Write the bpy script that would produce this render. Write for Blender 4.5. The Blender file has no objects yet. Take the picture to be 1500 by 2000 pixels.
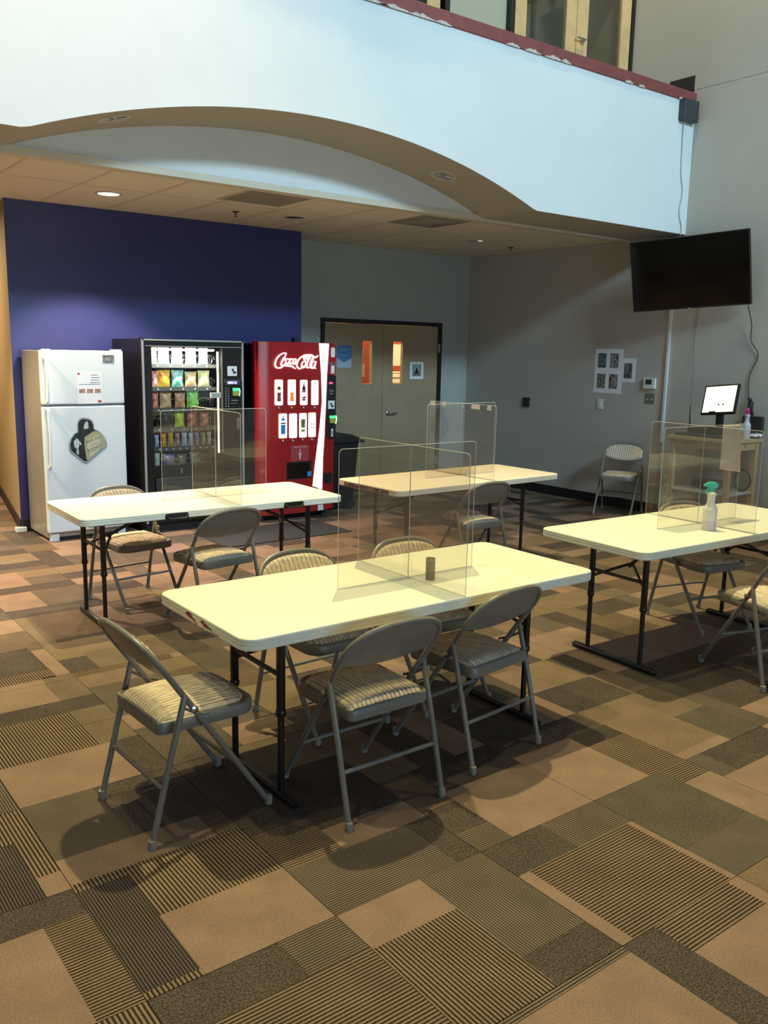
import bpy, bmesh, math, random
from math import sin, cos, pi, radians, sqrt
from mathutils import Vector, Matrix
random.seed(7)
SC = bpy.context.scene
COL = SC.collection

# ------------------------------------------------------------------ camera
CAM_POS = (-8.247, -8.9801, 1.7158)
YAW, PITCH, ROLL, FPX = 0.6530, 0.1808, 0.0193, 1706.09
def make_camera():
    F = Vector((sin(YAW)*cos(PITCH), cos(YAW)*cos(PITCH), -sin(PITCH)))
    R = Vector((cos(YAW), -sin(YAW), 0)); U = R.cross(F)
    R2 = R*cos(ROLL) + U*sin(ROLL); U2 = -R*sin(ROLL) + U*cos(ROLL)
    m = Matrix((( R2.x, U2.x, -F.x, CAM_POS[0]), (R2.y, U2.y, -F.y, CAM_POS[1]),
                (R2.z, U2.z, -F.z, CAM_POS[2]), (0, 0, 0, 1)))
    cd = bpy.data.cameras.new('camera'); co = bpy.data.objects.new('camera', cd)
    COL.objects.link(co); co.matrix_world = m
    cd.sensor_fit = 'VERTICAL'; cd.sensor_height = 32.0; cd.lens = FPX/2000*32.0
    cd.clip_start = 0.05; cd.clip_end = 100
    SC.camera = co
make_camera()

# ------------------------------------------------------------------ world, lights, exposure
w = bpy.data.worlds.new('world'); SC.world = w; w.use_nodes = True
bg = w.node_tree.nodes['Background']; bg.inputs[0].default_value = (0.75, 0.88, 1.0, 1); bg.inputs[1].default_value = 0.6
SC.view_settings.view_transform = 'Standard'; SC.view_settings.look = 'None'
SC.view_settings.exposure = 0.0; SC.view_settings.gamma = 1.0; SC.view_settings.use_curve_mapping = False
WARM = (1.0, 0.89, 0.42)
def area(name, loc, target, sx, sy, power, col):
    l = bpy.data.lights.new(name, 'AREA'); l.shape = 'RECTANGLE'; l.size = sx; l.size_y = sy
    l.energy = power; l.color = col
    o = bpy.data.objects.new(name, l); COL.objects.link(o); o.location = loc
    o.rotation_euler = (Vector(target)-Vector(loc)).to_track_quat('-Z', 'Y').to_euler(); return o
def spot(name, loc, target, ang, blend, power, col, r=0.12):
    l = bpy.data.lights.new(name, 'SPOT'); l.spot_size = radians(ang); l.spot_blend = blend
    l.energy = power; l.color = col; l.shadow_soft_size = r
    o = bpy.data.objects.new(name, l); COL.objects.link(o); o.location = loc
    o.rotation_euler = (Vector(target)-Vector(loc)).to_track_quat('-Z', 'Y').to_euler(); return o
# daylight through the high windows of the wall behind the viewer
area('window_daylight', (-3.8, -14.85, 7.95), (-4.2, -3.0, 2.2), 4.6, 1.1, 1250, (0.52, 0.81, 1.0))
area('added_low_cool_fill', (-6.0, -14.8, 1.5), (-6.0, -3.0, 1.0), 6.0, 2.2, 190, (0.56, 0.82, 1.0))  # added cool fill for surfaces facing the viewer, from an unseen low opening
# high-bay lamps of the atrium
spot('atrium_lamp_a', (-4.1, -3.62, 11.2), (-5.3, -5.9, 0), 52, 0.75, 4500, WARM, 0.10)
spot('atrium_lamp_b', (-8.0, -5.6, 11.2), (-7.0, -4.6, 0), 56, 0.8, 1400, WARM, 0.10)
spot('atrium_lamp_c', (-3.2, -7.0, 11.2), (-2.8, -6.2, 0), 58, 0.8, 650, WARM, 0.10)
spot('atrium_lamp_d', (-9.6, -6.6, 11.2), (-7.8, -6.6, 0), 56, 0.8, 550, WARM, 0.10)
# the lit recessed lamp over the fridge, and the lamp of the side hallway
spot('alcove_downlight', (-5.45, -1.42, 2.93), (-5.45, -1.42, 0), 100, 0.35, 360, (1.0, 0.80, 0.56), 0.06)
spot('alcove_downlight_2', (-7.3, -1.42, 2.93), (-7.3, -1.42, 0), 108, 0.5, 480, (1.0, 0.84, 0.54), 0.06)
spot('alcove_downlight_3', (-8.9, -1.42, 2.93), (-8.9, -1.42, 0), 108, 0.5, 480, (1.0, 0.84, 0.54), 0.06)
area('hallway_lamp', (-7.0, 1.0, 2.9), (-7.0, 1.0, 0), 0.9, 0.9, 95, (1.0, 0.76, 0.42))
spot('added_fascia_warm_spot', (-9.0, -6.2, 9.5), (-6.6, -3.3, 4.35), 34, 1.0, 2000, (1.0, 0.58, 0.34), 0.2)  # added warm spot brightening the left of the balcony face, no known fixture
spot('added_upper_wall_fill', (-1.6, -4.2, 8.6), (-0.6, -2.9, 4.5), 100, 0.8, 420, (1.0, 0.88, 0.5))  # added to warm the upper right wall, no such lamp known
area('stockroom_lamp', (-1.4, 1.2, 2.75), (-1.4, 1.2, 0), 1.6, 1.2, 160, (1.0, 0.82, 0.55))

# ------------------------------------------------------------------ materials
MATS = {}
def mat(name, col, rough=0.6, metal=0.0, noise=0.0, nscale=20, bump=0.0, bscale=200, emit=None, es=0.0, spec=0.5, coord='Object', col2=None):
    if name in MATS: return MATS[name]
    m = bpy.data.materials.new(name); m.use_nodes = True; MATS[name] = m
    nt = m.node_tree; b = nt.nodes['Principled BSDF']
    b.inputs['Base Color'].default_value = (*col, 1); b.inputs['Roughness'].default_value = rough
    b.inputs['Metallic'].default_value = metal; b.inputs['Specular IOR Level'].default_value = spec
    tc = nt.nodes.new('ShaderNodeTexCoord')
    if noise or col2:
        n = nt.nodes.new('ShaderNodeTexNoise'); n.inputs['Scale'].default_value = nscale; n.inputs['Detail'].default_value = 4
        nt.links.new(tc.outputs[coord], n.inputs['Vector'])
        r = nt.nodes.new('ShaderNodeValToRGB'); k = noise
        c2 = col2 if col2 else tuple(max(0, c*(1-k)) for c in col)
        c1 = col if col2 else tuple(min(1, c*(1+k)) for c in col)
        r.color_ramp.elements[0].position = 0.35; r.color_ramp.elements[1].position = 0.65
        r.color_ramp.elements[0].color = (*c2, 1); r.color_ramp.elements[1].color = (*c1, 1)
        nt.links.new(n.outputs[0], r.inputs[0]); nt.links.new(r.outputs[0], b.inputs['Base Color'])
    if bump:
        n = nt.nodes.new('ShaderNodeTexNoise'); n.inputs['Scale'].default_value = bscale
        nt.links.new(tc.outputs[coord], n.inputs['Vector'])
        bp = nt.nodes.new('ShaderNodeBump'); bp.inputs['Strength'].default_value = bump; bp.inputs['Distance'].default_value = 0.002
        nt.links.new(n.outputs[0], bp.inputs['Height']); nt.links.new(bp.outputs[0], b.inputs['Normal'])
    if emit:
        b.inputs['Emission Color'].default_value = (*emit, 1); b.inputs['Emission Strength'].default_value = es
    return m

def carpet(name, dark, light, axis=None, pitch=0.016, duty=0.5, fine=0.0):
    """loop pile; axis: the direction the ribs run along ('X'/'Y')"""
    m = bpy.data.materials.new(name); m.use_nodes = True; MATS[name] = m
    nt = m.node_tree; L = nt.links; b = nt.nodes['Principled BSDF']
    b.inputs['Roughness'].default_value = 0.95; b.inputs['Specular IOR Level'].default_value = 0.08
    tc = nt.nodes.new('ShaderNodeTexCoord')
    n = nt.nodes.new('ShaderNodeTexNoise'); n.inputs['Scale'].default_value = 170; n.inputs['Detail'].default_value = 3
    L.new(tc.outputs['Object'], n.inputs['Vector'])
    n2 = nt.nodes.new('ShaderNodeTexNoise'); n2.inputs['Scale'].default_value = 5; n2.inputs['Detail'].default_value = 3
    L.new(tc.outputs['Object'], n2.inputs['Vector'])
    fac = None
    if axis:
        sp = nt.nodes.new('ShaderNodeSeparateXYZ'); L.new(tc.outputs['Object'], sp.inputs[0])
        mu = nt.nodes.new('ShaderNodeMath'); mu.operation = 'MULTIPLY'; mu.inputs[1].default_value = 2*pi/pitch
        L.new(sp.outputs['Y' if axis == 'X' else 'X'], mu.inputs[0])
        si = nt.nodes.new('ShaderNodeMath'); si.operation = 'SINE'; L.new(mu.outputs[0], si.inputs[0])
        a = nt.nodes.new('ShaderNodeMath'); a.operation = 'MULTIPLY_ADD'; a.inputs[1].default_value = 0.5; a.inputs[2].default_value = 0.5
        L.new(si.outputs[0], a.inputs[0])
        s = nt.nodes.new('ShaderNodeMath'); s.operation = 'MULTIPLY_ADD'; s.inputs[1].default_value = 0.9; s.inputs[2].default_value = -0.45
        L.new(n.outputs[0], s.inputs[0])
        d = nt.nodes.new('ShaderNodeMath'); d.operation = 'ADD'; L.new(a.outputs[0], d.inputs[0]); L.new(s.outputs[0], d.inputs[1])
        fac = d.outputs[0]; lo, hi = 0.5-duty*0.35, 0.5+0.2
    else:
        fac = n.outputs[0]; lo, hi = 0.38, 0.62
    r = nt.nodes.new('ShaderNodeValToRGB'); r.color_ramp.elements[0].position = lo; r.color_ramp.elements[1].position = hi
    r.color_ramp.elements[0].color = (*dark, 1); r.color_ramp.elements[1].color = (*light, 1); L.new(fac, r.inputs[0])
    mx = nt.nodes.new('ShaderNodeMix'); mx.data_type = 'RGBA'; mx.blend_type = 'MULTIPLY'; mx.inputs[0].default_value = 1
    r2 = nt.nodes.new('ShaderNodeValToRGB'); r2.color_ramp.elements[0].position = 0.3; r2.color_ramp.elements[1].position = 0.7
    r2.color_ramp.elements[0].color = (0.82, 0.82, 0.82, 1); r2.color_ramp.elements[1].color = (1.08, 1.06, 1.03, 1); L.new(n2.outputs[0], r2.inputs[0])
    L.new(r.outputs[0], mx.inputs[6]); L.new(r2.outputs[0], mx.inputs[7]); L.new(mx.outputs[2], b.inputs['Base Color'])
    bp = nt.nodes.new('ShaderNodeBump'); bp.inputs['Strength'].default_value = 0.5; bp.inputs['Distance'].default_value = 0.003
    L.new(fac, bp.inputs['Height']); L.new(bp.outputs[0], b.inputs['Normal'])
    return m
TANL = (0.268, 0.177, 0.134); TAND = (0.208, 0.137, 0.104)
BRD = (0.036, 0.026, 0.022); GRY = (0.120, 0.090, 0.055); DKL = (0.115, 0.087, 0.078)
CARP = {
 'T': carpet('carpet_tan', TAND, TANL), 'D': carpet('carpet_dark', (0.038, 0.030, 0.026), DKL),
 'O': carpet('carpet_olive', (0.060, 0.048, 0.038), (0.132, 0.104, 0.084)), 'G': carpet('carpet_grey_brown', (0.115, 0.083, 0.058), (0.190, 0.140, 0.100)),
 'BX': carpet('carpet_rib_brown_x', BRD, (0.225, 0.152, 0.105), 'X', 0.0128), 'BY': carpet('carpet_rib_brown_y', BRD, (0.235, 0.160, 0.108), 'Y', 0.0136),
 'GX': carpet('carpet_rib_grey_x', (0.042, 0.032, 0.028), (0.190, 0.143, 0.112), 'X', 0.0102), 'GY': carpet('carpet_rib_grey_y', (0.048, 0.037, 0.032), (0.195, 0.150, 0.120), 'Y', 0.0100),
 'DX': carpet('carpet_rib_dark_x', (0.027, 0.021, 0.020), (0.110, 0.082, 0.074), 'X', 0.0098), 'DY': carpet('carpet_rib_dark_y', (0.027, 0.021, 0.020), (0.110, 0.082, 0.074), 'Y', 0.0098),
 'BT': carpet('carpet_brown_speckle', (0.135, 0.092, 0.062), (0.225, 0.158, 0.108))}

def glass_mat(name, tint=(0.93, 0.92, 0.88), refl=1.0, rough=0.0, haze=0.0):
    m = bpy.data.materials.new(name); m.use_nodes = True; MATS[name] = m
    nt = m.node_tree; nt.nodes.remove(nt.nodes['Principled BSDF'])
    out = nt.nodes['Material Output']
    t = nt.nodes.new('ShaderNodeBsdfTransparent'); t.inputs[0].default_value = (*tint, 1)
    g = nt.nodes.new('ShaderNodeBsdfGlossy'); g.inputs['Roughness'].default_value = rough
    f = nt.nodes.new('ShaderNodeFresnel'); geo = nt.nodes.new('ShaderNodeNewGeometry'); mr = nt.nodes.new('ShaderNodeMapRange')
    mr.inputs['To Min'].default_value = 1.49; mr.inputs['To Max'].default_value = 1/1.49   # same reflectance from both sides of a sheet
    nt.links.new(geo.outputs['Backfacing'], mr.inputs['Value']); nt.links.new(mr.outputs[0], f.inputs[0])
    k = nt.nodes.new('ShaderNodeMath'); k.operation = 'MULTIPLY'; k.inputs[1].default_value = refl
    mx = nt.nodes.new('ShaderNodeMixShader')
    nt.links.new(f.outputs[0], k.inputs[0]); nt.links.new(k.outputs[0], mx.inputs[0])
    nt.links.new(t.outputs[0], mx.inputs[1]); nt.links.new(g.outputs[0], mx.inputs[2]); nt.links.new(mx.outputs[0], out.inputs[0])
    if haze:
        d = nt.nodes.new('ShaderNodeBsdfDiffuse'); d.inputs[0].default_value = (.8, .78, .74, 1); m2 = nt.nodes.new('ShaderNodeMixShader')
        m2.inputs[0].default_value = haze; nt.links.new(mx.outputs[0], m2.inputs[1]); nt.links.new(d.outputs[0], m2.inputs[2]); nt.links.new(m2.outputs[0], out.inputs[0])
    return m
ACRYL = glass_mat('clear_acrylic', (0.965, 0.95, 0.93), 1.15, 0.0, 0.014); GLASS = glass_mat('window_glass', (0.95, 0.96, 0.95))
PLASTICCLEAR = glass_mat('clear_plastic_bag', (0.75, 0.78, 0.78), 1.5, 0.12)

WHITEWALL = mat('white_plaster', (0.70, 0.72, 0.72), 0.75, noise=0.02, nscale=2, bump=0.15, bscale=120)
GREYWALL = mat('grey_plaster', (0.47, 0.45, 0.41), 0.7, noise=0.02, nscale=2, bump=0.15, bscale=120)
FARWALL = mat('far_wall_paint', (0.26, 0.26, 0.26), 0.8)
BACKWALL = mat('green_grey_plaster', (0.39, 0.41, 0.385), 0.7, noise=0.02, nscale=2, bump=0.15, bscale=120)
BLUEWALL = mat('deep_blue_paint', (0.027, 0.032, 0.135), 0.36, spec=0.5, noise=0.03, nscale=3, bump=0.2, bscale=160)
TANWALL = mat('hallway_tan_paint', (0.33, 0.235, 0.13), 0.7, bump=0.15, bscale=120)
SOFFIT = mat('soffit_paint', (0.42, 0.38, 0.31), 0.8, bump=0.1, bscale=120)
CEILTILE = mat('ceiling_tile', (0.80, 0.70, 0.55), 0.9, noise=0.05, nscale=90, bump=0.3, bscale=300)
TBAR = mat('ceiling_grid_metal', (0.64, 0.56, 0.44), 0.6)
BLACK = mat('black_rubber', (0.010, 0.009, 0.009), 0.5)
BLACKMETAL = mat('black_metal', (0.012, 0.012, 0.013), 0.38)
FRAMEBLK = mat('door_frame_black', (0.012, 0.010, 0.010), 0.4)
DOORWOOD = mat('pale_maple_veneer', (0.36, 0.27, 0.16), 0.45, noise=0.06, nscale=3)
UPWOOD = mat('honey_wood', (0.62, 0.42, 0.20), 0.4, noise=0.08, nscale=8)
BENCHWOOD = mat('raw_pine', (0.52, 0.37, 0.20), 0.6, noise=0.1, nscale=14)
STEEL = mat('brushed_steel', (0.55, 0.55, 0.54), 0.3, 1.0)
REDCAP = mat('red_scuffed_paint', (0.21, 0.050, 0.045), 0.6, noise=0.12, nscale=9, bump=0.4, bscale=60)
TABLEWHITE = mat('white_moulded_plastic', (0.80, 0.79, 0.67), 0.42, noise=0.015, nscale=30, bump=0.12, bscale=500)
TABLESHADED = mat('shade_tinted_white_plastic', (0.78, 0.66, 0.52), 0.42, noise=0.015, nscale=30, bump=0.12, bscale=500)  # same white plastic, with the rear table's shade mixed into its colour
LEGBLK = mat('table_leg_black', (0.010, 0.010, 0.011), 0.35)
CHAIRMET = mat('taupe_enamel', (0.18, 0.165, 0.143), 0.38, noise=0.05, nscale=50, spec=0.5)
CHAIRFOOT = mat('pale_rubber_foot', (0.26, 0.24, 0.20), 0.6)
def corduroy(name, pitch, off, g=.34):
    m = mat(name, (0.74, 0.60, 0.46), 0.95, col2=(0.50, 0.41, 0.32), nscale=55, bump=0.4, bscale=400, spec=0.1)
    nt = m.node_tree; b = nt.nodes['Principled BSDF']; src = b.inputs['Base Color'].links[0].from_socket
    for n in nt.nodes:
        if n.type == 'TEX_NOISE' and n.inputs['Scale'].default_value == 55:
            mp = nt.nodes.new('ShaderNodeMapping'); mp.inputs['Scale'].default_value = (.35, 1.6, 1)
            nt.links.new(n.inputs['Vector'].links[0].from_socket, mp.inputs[0]); nt.links.new(mp.outputs[0], n.inputs['Vector'])
    tc = nt.nodes.new('ShaderNodeTexCoord'); sp = nt.nodes.new('ShaderNodeSeparateXYZ'); nt.links.new(tc.outputs['Object'], sp.inputs[0])
    def M(op, a, v):
        n = nt.nodes.new('ShaderNodeMath'); n.operation = op; nt.links.new(a, n.inputs[0]); n.inputs[1].default_value = v; return n.outputs[0]
    a = M('MULTIPLY', sp.outputs['Y'], pi/pitch); a = M('ADD', a, off); a = M('SINE', a, 0); a = M('ABSOLUTE', a, 0)
    r = nt.nodes.new('ShaderNodeValToRGB'); r.color_ramp.elements[0].position = .05; r.color_ramp.elements[1].position = .6  # shade in the grooves painted into the colour to bring out the ribs
    r.color_ramp.elements[0].color = (g, g*.95, g*.9, 1); r.color_ramp.elements[1].color = (1, 1, 1, 1); nt.links.new(a, r.inputs[0])
    mx = nt.nodes.new('ShaderNodeMix'); mx.data_type = 'RGBA'; mx.blend_type = 'MULTIPLY'; mx.inputs[0].default_value = 1
    nt.links.new(src, mx.inputs[6]); nt.links.new(r.outputs[0], mx.inputs[7]); nt.links.new(mx.outputs[2], b.inputs['Base Color']); return m
FABRIC = corduroy('groove_shaded_corduroy', .352/18, 0.0); FABRICB = corduroy('groove_shaded_corduroy_back', .408/16, 0.0, .52)
PAPER = mat('white_paper', (0.78, 0.80, 0.84), 0.7)
WHITEPL = mat('white_plastic', (0.72, 0.73, 0.72), 0.4)
EDGE = mat('acrylic_edge', (0.60, 0.58, 0.53), 0.15, spec=0.8)
FRIDGEW = mat('fridge_white_enamel', (0.70, 0.76, 0.80), 0.28, bump=0.05, bscale=300)
FRIDGESIDE = mat('fridge_side_grey', (0.36, 0.33, 0.29), 0.3, 0.35, noise=0.06, nscale=6)
def emis(name, col, s): return mat(name, tuple(min(1, c) for c in col), 0.5, emit=col, es=s)

# ------------------------------------------------------------------ mesh helpers
class MB:
    def __init__(s): s.v = []; s.f = []; s.m = []
    def add(s, vs, fs, mi=0):
        o = len(s.v); s.v += [tuple(p) for p in vs]; s.f += [tuple(i+o for i in f) for f in fs]
        s.m += [mi]*len(fs); return s
    def box(s, x0, x1, y0, y1, z0, z1, mi=0):
        if x0 > x1: x0, x1 = x1, x0
        if y0 > y1: y0, y1 = y1, y0
        if z0 > z1: z0, z1 = z1, z0
        return s.add([(x0,y0,z0),(x1,y0,z0),(x1,y1,z0),(x0,y1,z0),(x0,y0,z1),(x1,y0,z1),(x1,y1,z1),(x0,y1,z1)],
                     [(0,3,2,1),(4,5,6,7),(0,1,5,4),(1,2,6,5),(2,3,7,6),(3,0,4,7)], mi)
    def prism(s, poly, axis, a, b, mi=0):
        """poly in the two other axes (order x,y / x,z / y,z), extruded along axis from a to b"""
        def P(q, t):
            return {'z': (q[0], q[1], t), 'y': (q[0], t, q[1]), 'x': (t, q[0], q[1])}[axis]
        n = len(poly); vs = [P(q, a) for q in poly]+[P(q, b) for q in poly]
        fs = [tuple(range(n-1, -1, -1)), tuple(range(n, 2*n))]+[(i, (i+1) % n, n+(i+1) % n, n+i) for i in range(n)]
        return s.add(vs, fs, mi)
    def loops(s, rings, mi=0, cap=True):
        n = len(rings[0]); vs = [p for r in rings for p in r]; fs = []
        for k in range(len(rings)-1):
            for i in range(n):
                j = (i+1) % n; fs.append((k*n+i, k*n+j, (k+1)*n+j, (k+1)*n+i))
        if cap: fs += [tuple(range(n-1, -1, -1)), tuple((len(rings)-1)*n+i for i in range(n))]
        return s.add(vs, fs, mi)
    def tube(s, pts, r, seg=10, mi=0, closed=False, rs=None):
        pts = [Vector(p) for p in pts]; n = len(pts); rings = []; up = None
        for i, p in enumerate(pts):
            if closed: t = (pts[(i+1) % n]-pts[i-1]).normalized()
            else: t = (pts[min(i+1, n-1)]-pts[max(i-1, 0)]).normalized()
            if up is None:
                up = Vector((0, 0, 1)) if abs(t.z) < 0.9 else Vector((1, 0, 0))
            sdir = t.cross(up).normalized(); up = sdir.cross(t).normalized()
            rr = rs[i] if rs else r
            rings.append([p+sdir*rr*cos(2*pi*k/seg)+up*rr*sin(2*pi*k/seg) for k in range(seg)])
        if closed: rings.append(rings[0]); return s.loops(rings, mi, False)
        return s.loops(rings, mi)
    def lathe(s, prof, seg=20, c=(0, 0, 0), mi=0):
        rings = [[(c[0]+r*cos(2*pi*k/seg), c[1]+r*sin(2*pi*k/seg), c[2]+z) for k in range(seg)] for r, z in prof]
        return s.loops(rings, mi)
    def build(s, name, mats, parent=None, loc=None, smooth=False, bevel=0, rot=None, ang=35):
        me = bpy.data.meshes.new(name); me.from_pydata(s.v, [], s.f)
        if not isinstance(mats, (list, tuple)): mats = [mats]
        for m in mats: me.materials.append(m)
        me.polygons.foreach_set('material_index', s.m)
        bm = bmesh.new(); bm.from_mesh(me); bmesh.ops.recalc_face_normals(bm, faces=bm.faces); bm.to_mesh(me); bm.free()
        if smooth:
            me.polygons.foreach_set('use_smooth', [True]*len(me.polygons))
            me.set_sharp_from_angle(angle=radians(ang))
        me.update()
        o = bpy.data.objects.new(name, me); COL.objects.link(o)
        if loc: o.location = loc
        if rot: o.rotation_euler = rot
        if parent: o.parent = parent
        if bevel:
            b = o.modifiers.new('bevel', 'BEVEL'); b.width = bevel; b.segments = 2; b.limit_method = 'ANGLE'
        return o
def tag(o, label=None, cat=None, group=None, kind=None):
    if label: o['label'] = label
    if cat: o['category'] = cat
    if group: o['group'] = group
    if kind: o['kind'] = kind
    return o
def empty(name, loc=(0, 0, 0), rz=0.0, label=None, cat=None, group=None):
    o = bpy.data.objects.new(name, None); o.empty_display_size = 0.1; COL.objects.link(o)
    o.location = loc; o.rotation_euler = (0, 0, rz); return tag(o, label, cat, group)
def children(o): return [c for c in bpy.data.objects if c.parent == o]
def copy_tree(o, parent=None):
    c = o.copy(); COL.objects.link(c); c.parent = parent
    for ch in children(o): copy_tree(ch, c)
    return c
def struct(o): o['kind'] = 'structure'; return o
def rrect(x0, x1, y0, y1, r, n=6):
    P = []
    for cx, cy, a in ((x1-r, y1-r, 0), (x0+r, y1-r, 90), (x0+r, y0+r, 180), (x1-r, y0+r, 270)):
        for k in range(n+1):
            t = radians(a+90*k/n); P.append((cx+r*cos(t), cy+r*sin(t)))
    return P
def text(name, s, size, m, parent, loc, rot=(pi/2, 0, 0), depth=0.0008, sx=1.0, shear=0.0, align='CENTER'):
    cu = bpy.data.curves.new(name, 'FONT'); cu.body = s; cu.size = size; cu.align_x = align; cu.align_y = 'CENTER'
    cu.extrude = depth; cu.shear = shear; cu.resolution_u = 3
    t = bpy.data.objects.new(name, cu); COL.objects.link(t)
    me = bpy.data.meshes.new_from_object(t.evaluated_get(bpy.context.evaluated_depsgraph_get()))
    bpy.data.objects.remove(t); bpy.data.curves.remove(cu)
    me.materials.clear(); me.materials.append(m)
    o = bpy.data.objects.new(name, me); COL.objects.link(o); o.location = loc; o.rotation_euler = rot; o.scale = (sx, 1, 1); o.parent = parent
    return o

# ------------------------------------------------------------------ room shell
ZC, YF, YI, ZT = 2.985, -3.296, -2.611, 4.262
XL, XR, YR, ZTOP = -11.0, 0.0, -15.0, 12.0
def arch_z(x): return 3.39-6.1+sqrt(max(0, 6.1**2-(x+4.45)**2))
struct(MB().box(-12, 0.3, -15.3, 3.2, -0.12, -0.012).build('floor_slab', mat('subfloor_glue', (0.03, 0.024, 0.018), 0.9)))
# right wall
RW = struct(MB().box(0, 0.25, -15, 0.0, 0, 4.4).box(0.0, 0.25, -15, 0.0, 4.406, ZTOP).box(0.004, 0.25, -15, 0, 4.4, 4.406).build('wall_right', GREYWALL))
# back wall with the double door opening
D0, D1, DZ = -2.341, -0.53, 2.06
wb = MB().box(-3.4, D0-0.05, 0, 0.15, 0, ZC).box(D1+0.05, 0.25, 0, 0.15, 0, ZC).box(D0-0.05, D1+0.05, 0, 0.15, DZ+0.05, ZC)
struct(wb.build('wall_back', BACKWALL))
# blue projecting wall
struct(MB().prism([(-6.075, -0.56), (-3.007, -0.56), (-3.007, 0.15), (-5.90, 0.15)], 'z', 0, ZC).build('wall_blue', BLUEWALL))
# hallway wall going back from the blue wall, about nine degrees off
h = MB(); ax, ay = -6.075, -0.559
dx, dy = sin(radians(9)), cos(radians(9))
h.prism([(ax+0.0, ay), (ax+4.0*dx*0.97, ay+3.7*dy), (ax+4.0*dx+0.2, ay+3.7*dy), (ax+0.06, ay)], 'z', 0, ZC)
struct(h.build('wall_hallway', TANWALL))
bb = MB().prism([(ax-0.012, ay), (ax-0.012+4.0*dx*0.97, ay+3.7*dy), (ax+4.0*dx, ay+3.7*dy), (ax+0.004, ay)], 'z', 0, 0.11)
struct(bb.build('baseboard_hallway', BLACK))
struct(MB().box(-12, 0.2, 2.99, 3.19, 0, ZC+.15).build('wall_hallway_end', TANWALL))
struct(MB().box(XL-0.2, XL, -15, 3, 0, ZTOP).build('wall_left', FARWALL))
# wall behind the viewer with window openings
WX = [(-6.1, -3.9), (-3.7, -1.5)]
wr = MB().box(XL, 0.2, YR-0.2, YR, 2.65, 6.9).box(XL, -9.1, YR-0.2, YR, 0, 2.65).box(-2.9, 0.2, YR-0.2, YR, 0, 2.65).box(-9.1, -2.9, YR-0.2, YR, 0, .3).box(XL, 0.2, YR-0.2, YR, 8.9, ZTOP)
ed = [XL]+[e for p in WX for e in p]+[0.2]
for i in range(0, len(ed), 2): wr.box(ed[i], ed[i+1], YR-0.2, YR, 6.9, 8.9)
struct(wr.build('wall_front', FARWALL))
for i, (a, b) in enumerate(WX):
    f = MB()
    f.box(a, b, YR-0.12, YR-0.06, 6.9, 6.96).box(a, b, YR-0.12, YR-0.06, 8.84, 8.9)
    f.box(a, a+0.06, YR-0.12, YR-0.06, 6.9, 8.9).box(b-0.06, b, YR-0.12, YR-0.06, 6.9, 8.9).box((a+b)/2-0.03, (a+b)/2+0.03, YR-0.12, YR-0.06, 6.9, 8.9)
    fo = struct(f.build('window_%d' % (i+1), FRAMEBLK))
    MB().box(a, b, YR-0.1, YR-0.094, 6.9, 8.9).build('pane', GLASS, fo)
# unseen balcony assumed behind the viewer, its parapet shaped to shade the near floor
struct(MB().box(XL, 0, YR, -9.6, 3.3, 3.6).box(XL, 0, -9.75, -9.6, 3.6, 4.35).build('wall_balcony_opposite', FARWALL))
fo = MB()  # unseen low window added to house the cool fill light
for x in (-9.1, -7.05, -5.0, -2.96): fo.box(x, x+.06, YR-.12, YR-.06, .3, 2.65)
fo = struct(fo.box(-9.1, -2.9, YR-.12, YR-.06, .3, .36).box(-9.1, -2.9, YR-.12, YR-.06, 2.59, 2.65).build('window_3', FRAMEBLK))
MB().box(-9.1, -2.9, YR-.1, YR-.094, .3, 2.65).build('pane', GLASS, fo)
struct(MB().box(XL, 0.2, YR, -2.45, ZTOP, ZTOP+0.2).build('ceiling_atrium', FARWALL))
# balcony mass with arched underside
poly = [(XL, ZC), (-6.66, ZC)]+[(x, arch_z(x)) for x in [-6.6+i*(4.3/40) for i in range(41)]]+[(-2.243, ZC), (0, ZC), (0, 3.95), (XL, 3.95)]
bal = MB(); N = len(poly)
def zz(t): return [(p[0], t, p[1]) for p in poly]
# front/back as ngon strips (column quads keep the concave arch clean)
xs = [XL, -6.66]+[-6.6+i*(4.3/40) for i in range(41)]+[-2.243, 0.0]
zs = [ZC, ZC]+[arch_z(x) for x in xs[2:-2]]+[ZC, ZC]
for y in (YF, YI):
    vs = [(x, y, z) for x, z in zip(xs, zs)]+[(x, y, ZT if y == YF else 3.95) for x in xs]; n = len(xs)
    bal.add(vs, [(i, i+1, n+i+1, n+i) for i in range(n-1)], 0)
vs = [(x, YF, z) for x, z in zip(xs, zs)]+[(x, YI, z) for x, z in zip(xs, zs)]; n = len(xs)
bal.add(vs, [(i, i+1, n+i+1, n+i) for i in range(n-1)], 1)
bal.add([(XL, YF+.002, 3.95), (0, YF+.002, 3.95), (0, YI, 3.95), (XL, YI, 3.95)], [(0, 1, 2, 3)], 0)
bal.add([(XL, YF, ZC), (XL, YI, ZC), (XL, YI, 3.95), (XL, YF, 3.95)], [(0, 1, 2, 3)], 0)
bal.add([(0, YF, ZC), (0, YI, ZC), (0, YI, 3.95), (0, YF, 3.95)], [(0, 1, 2, 3)], 0)
bal.box(XL, 0, YF+.002, YF+0.16, 3.951, ZT, 0)
bo = bal.build('wall_balcony', [WHITEWALL, SOFFIT]); struct(bo)
bo.data.polygons.foreach_set('use_smooth', [False]*len(bo.data.polygons))
# vertical face at the back of the vault
iv = MB().box(XL, 0, YI+0.001, YI+0.13, ZC+0.03, 3.6)
struct(iv.build('wall_vault_back', WHITEWALL))
struct(MB().box(XL, 0, YI-0.012, YI+0.1, ZC-0.022, ZC+0.029).build('trim_1', TBAR))
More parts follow.
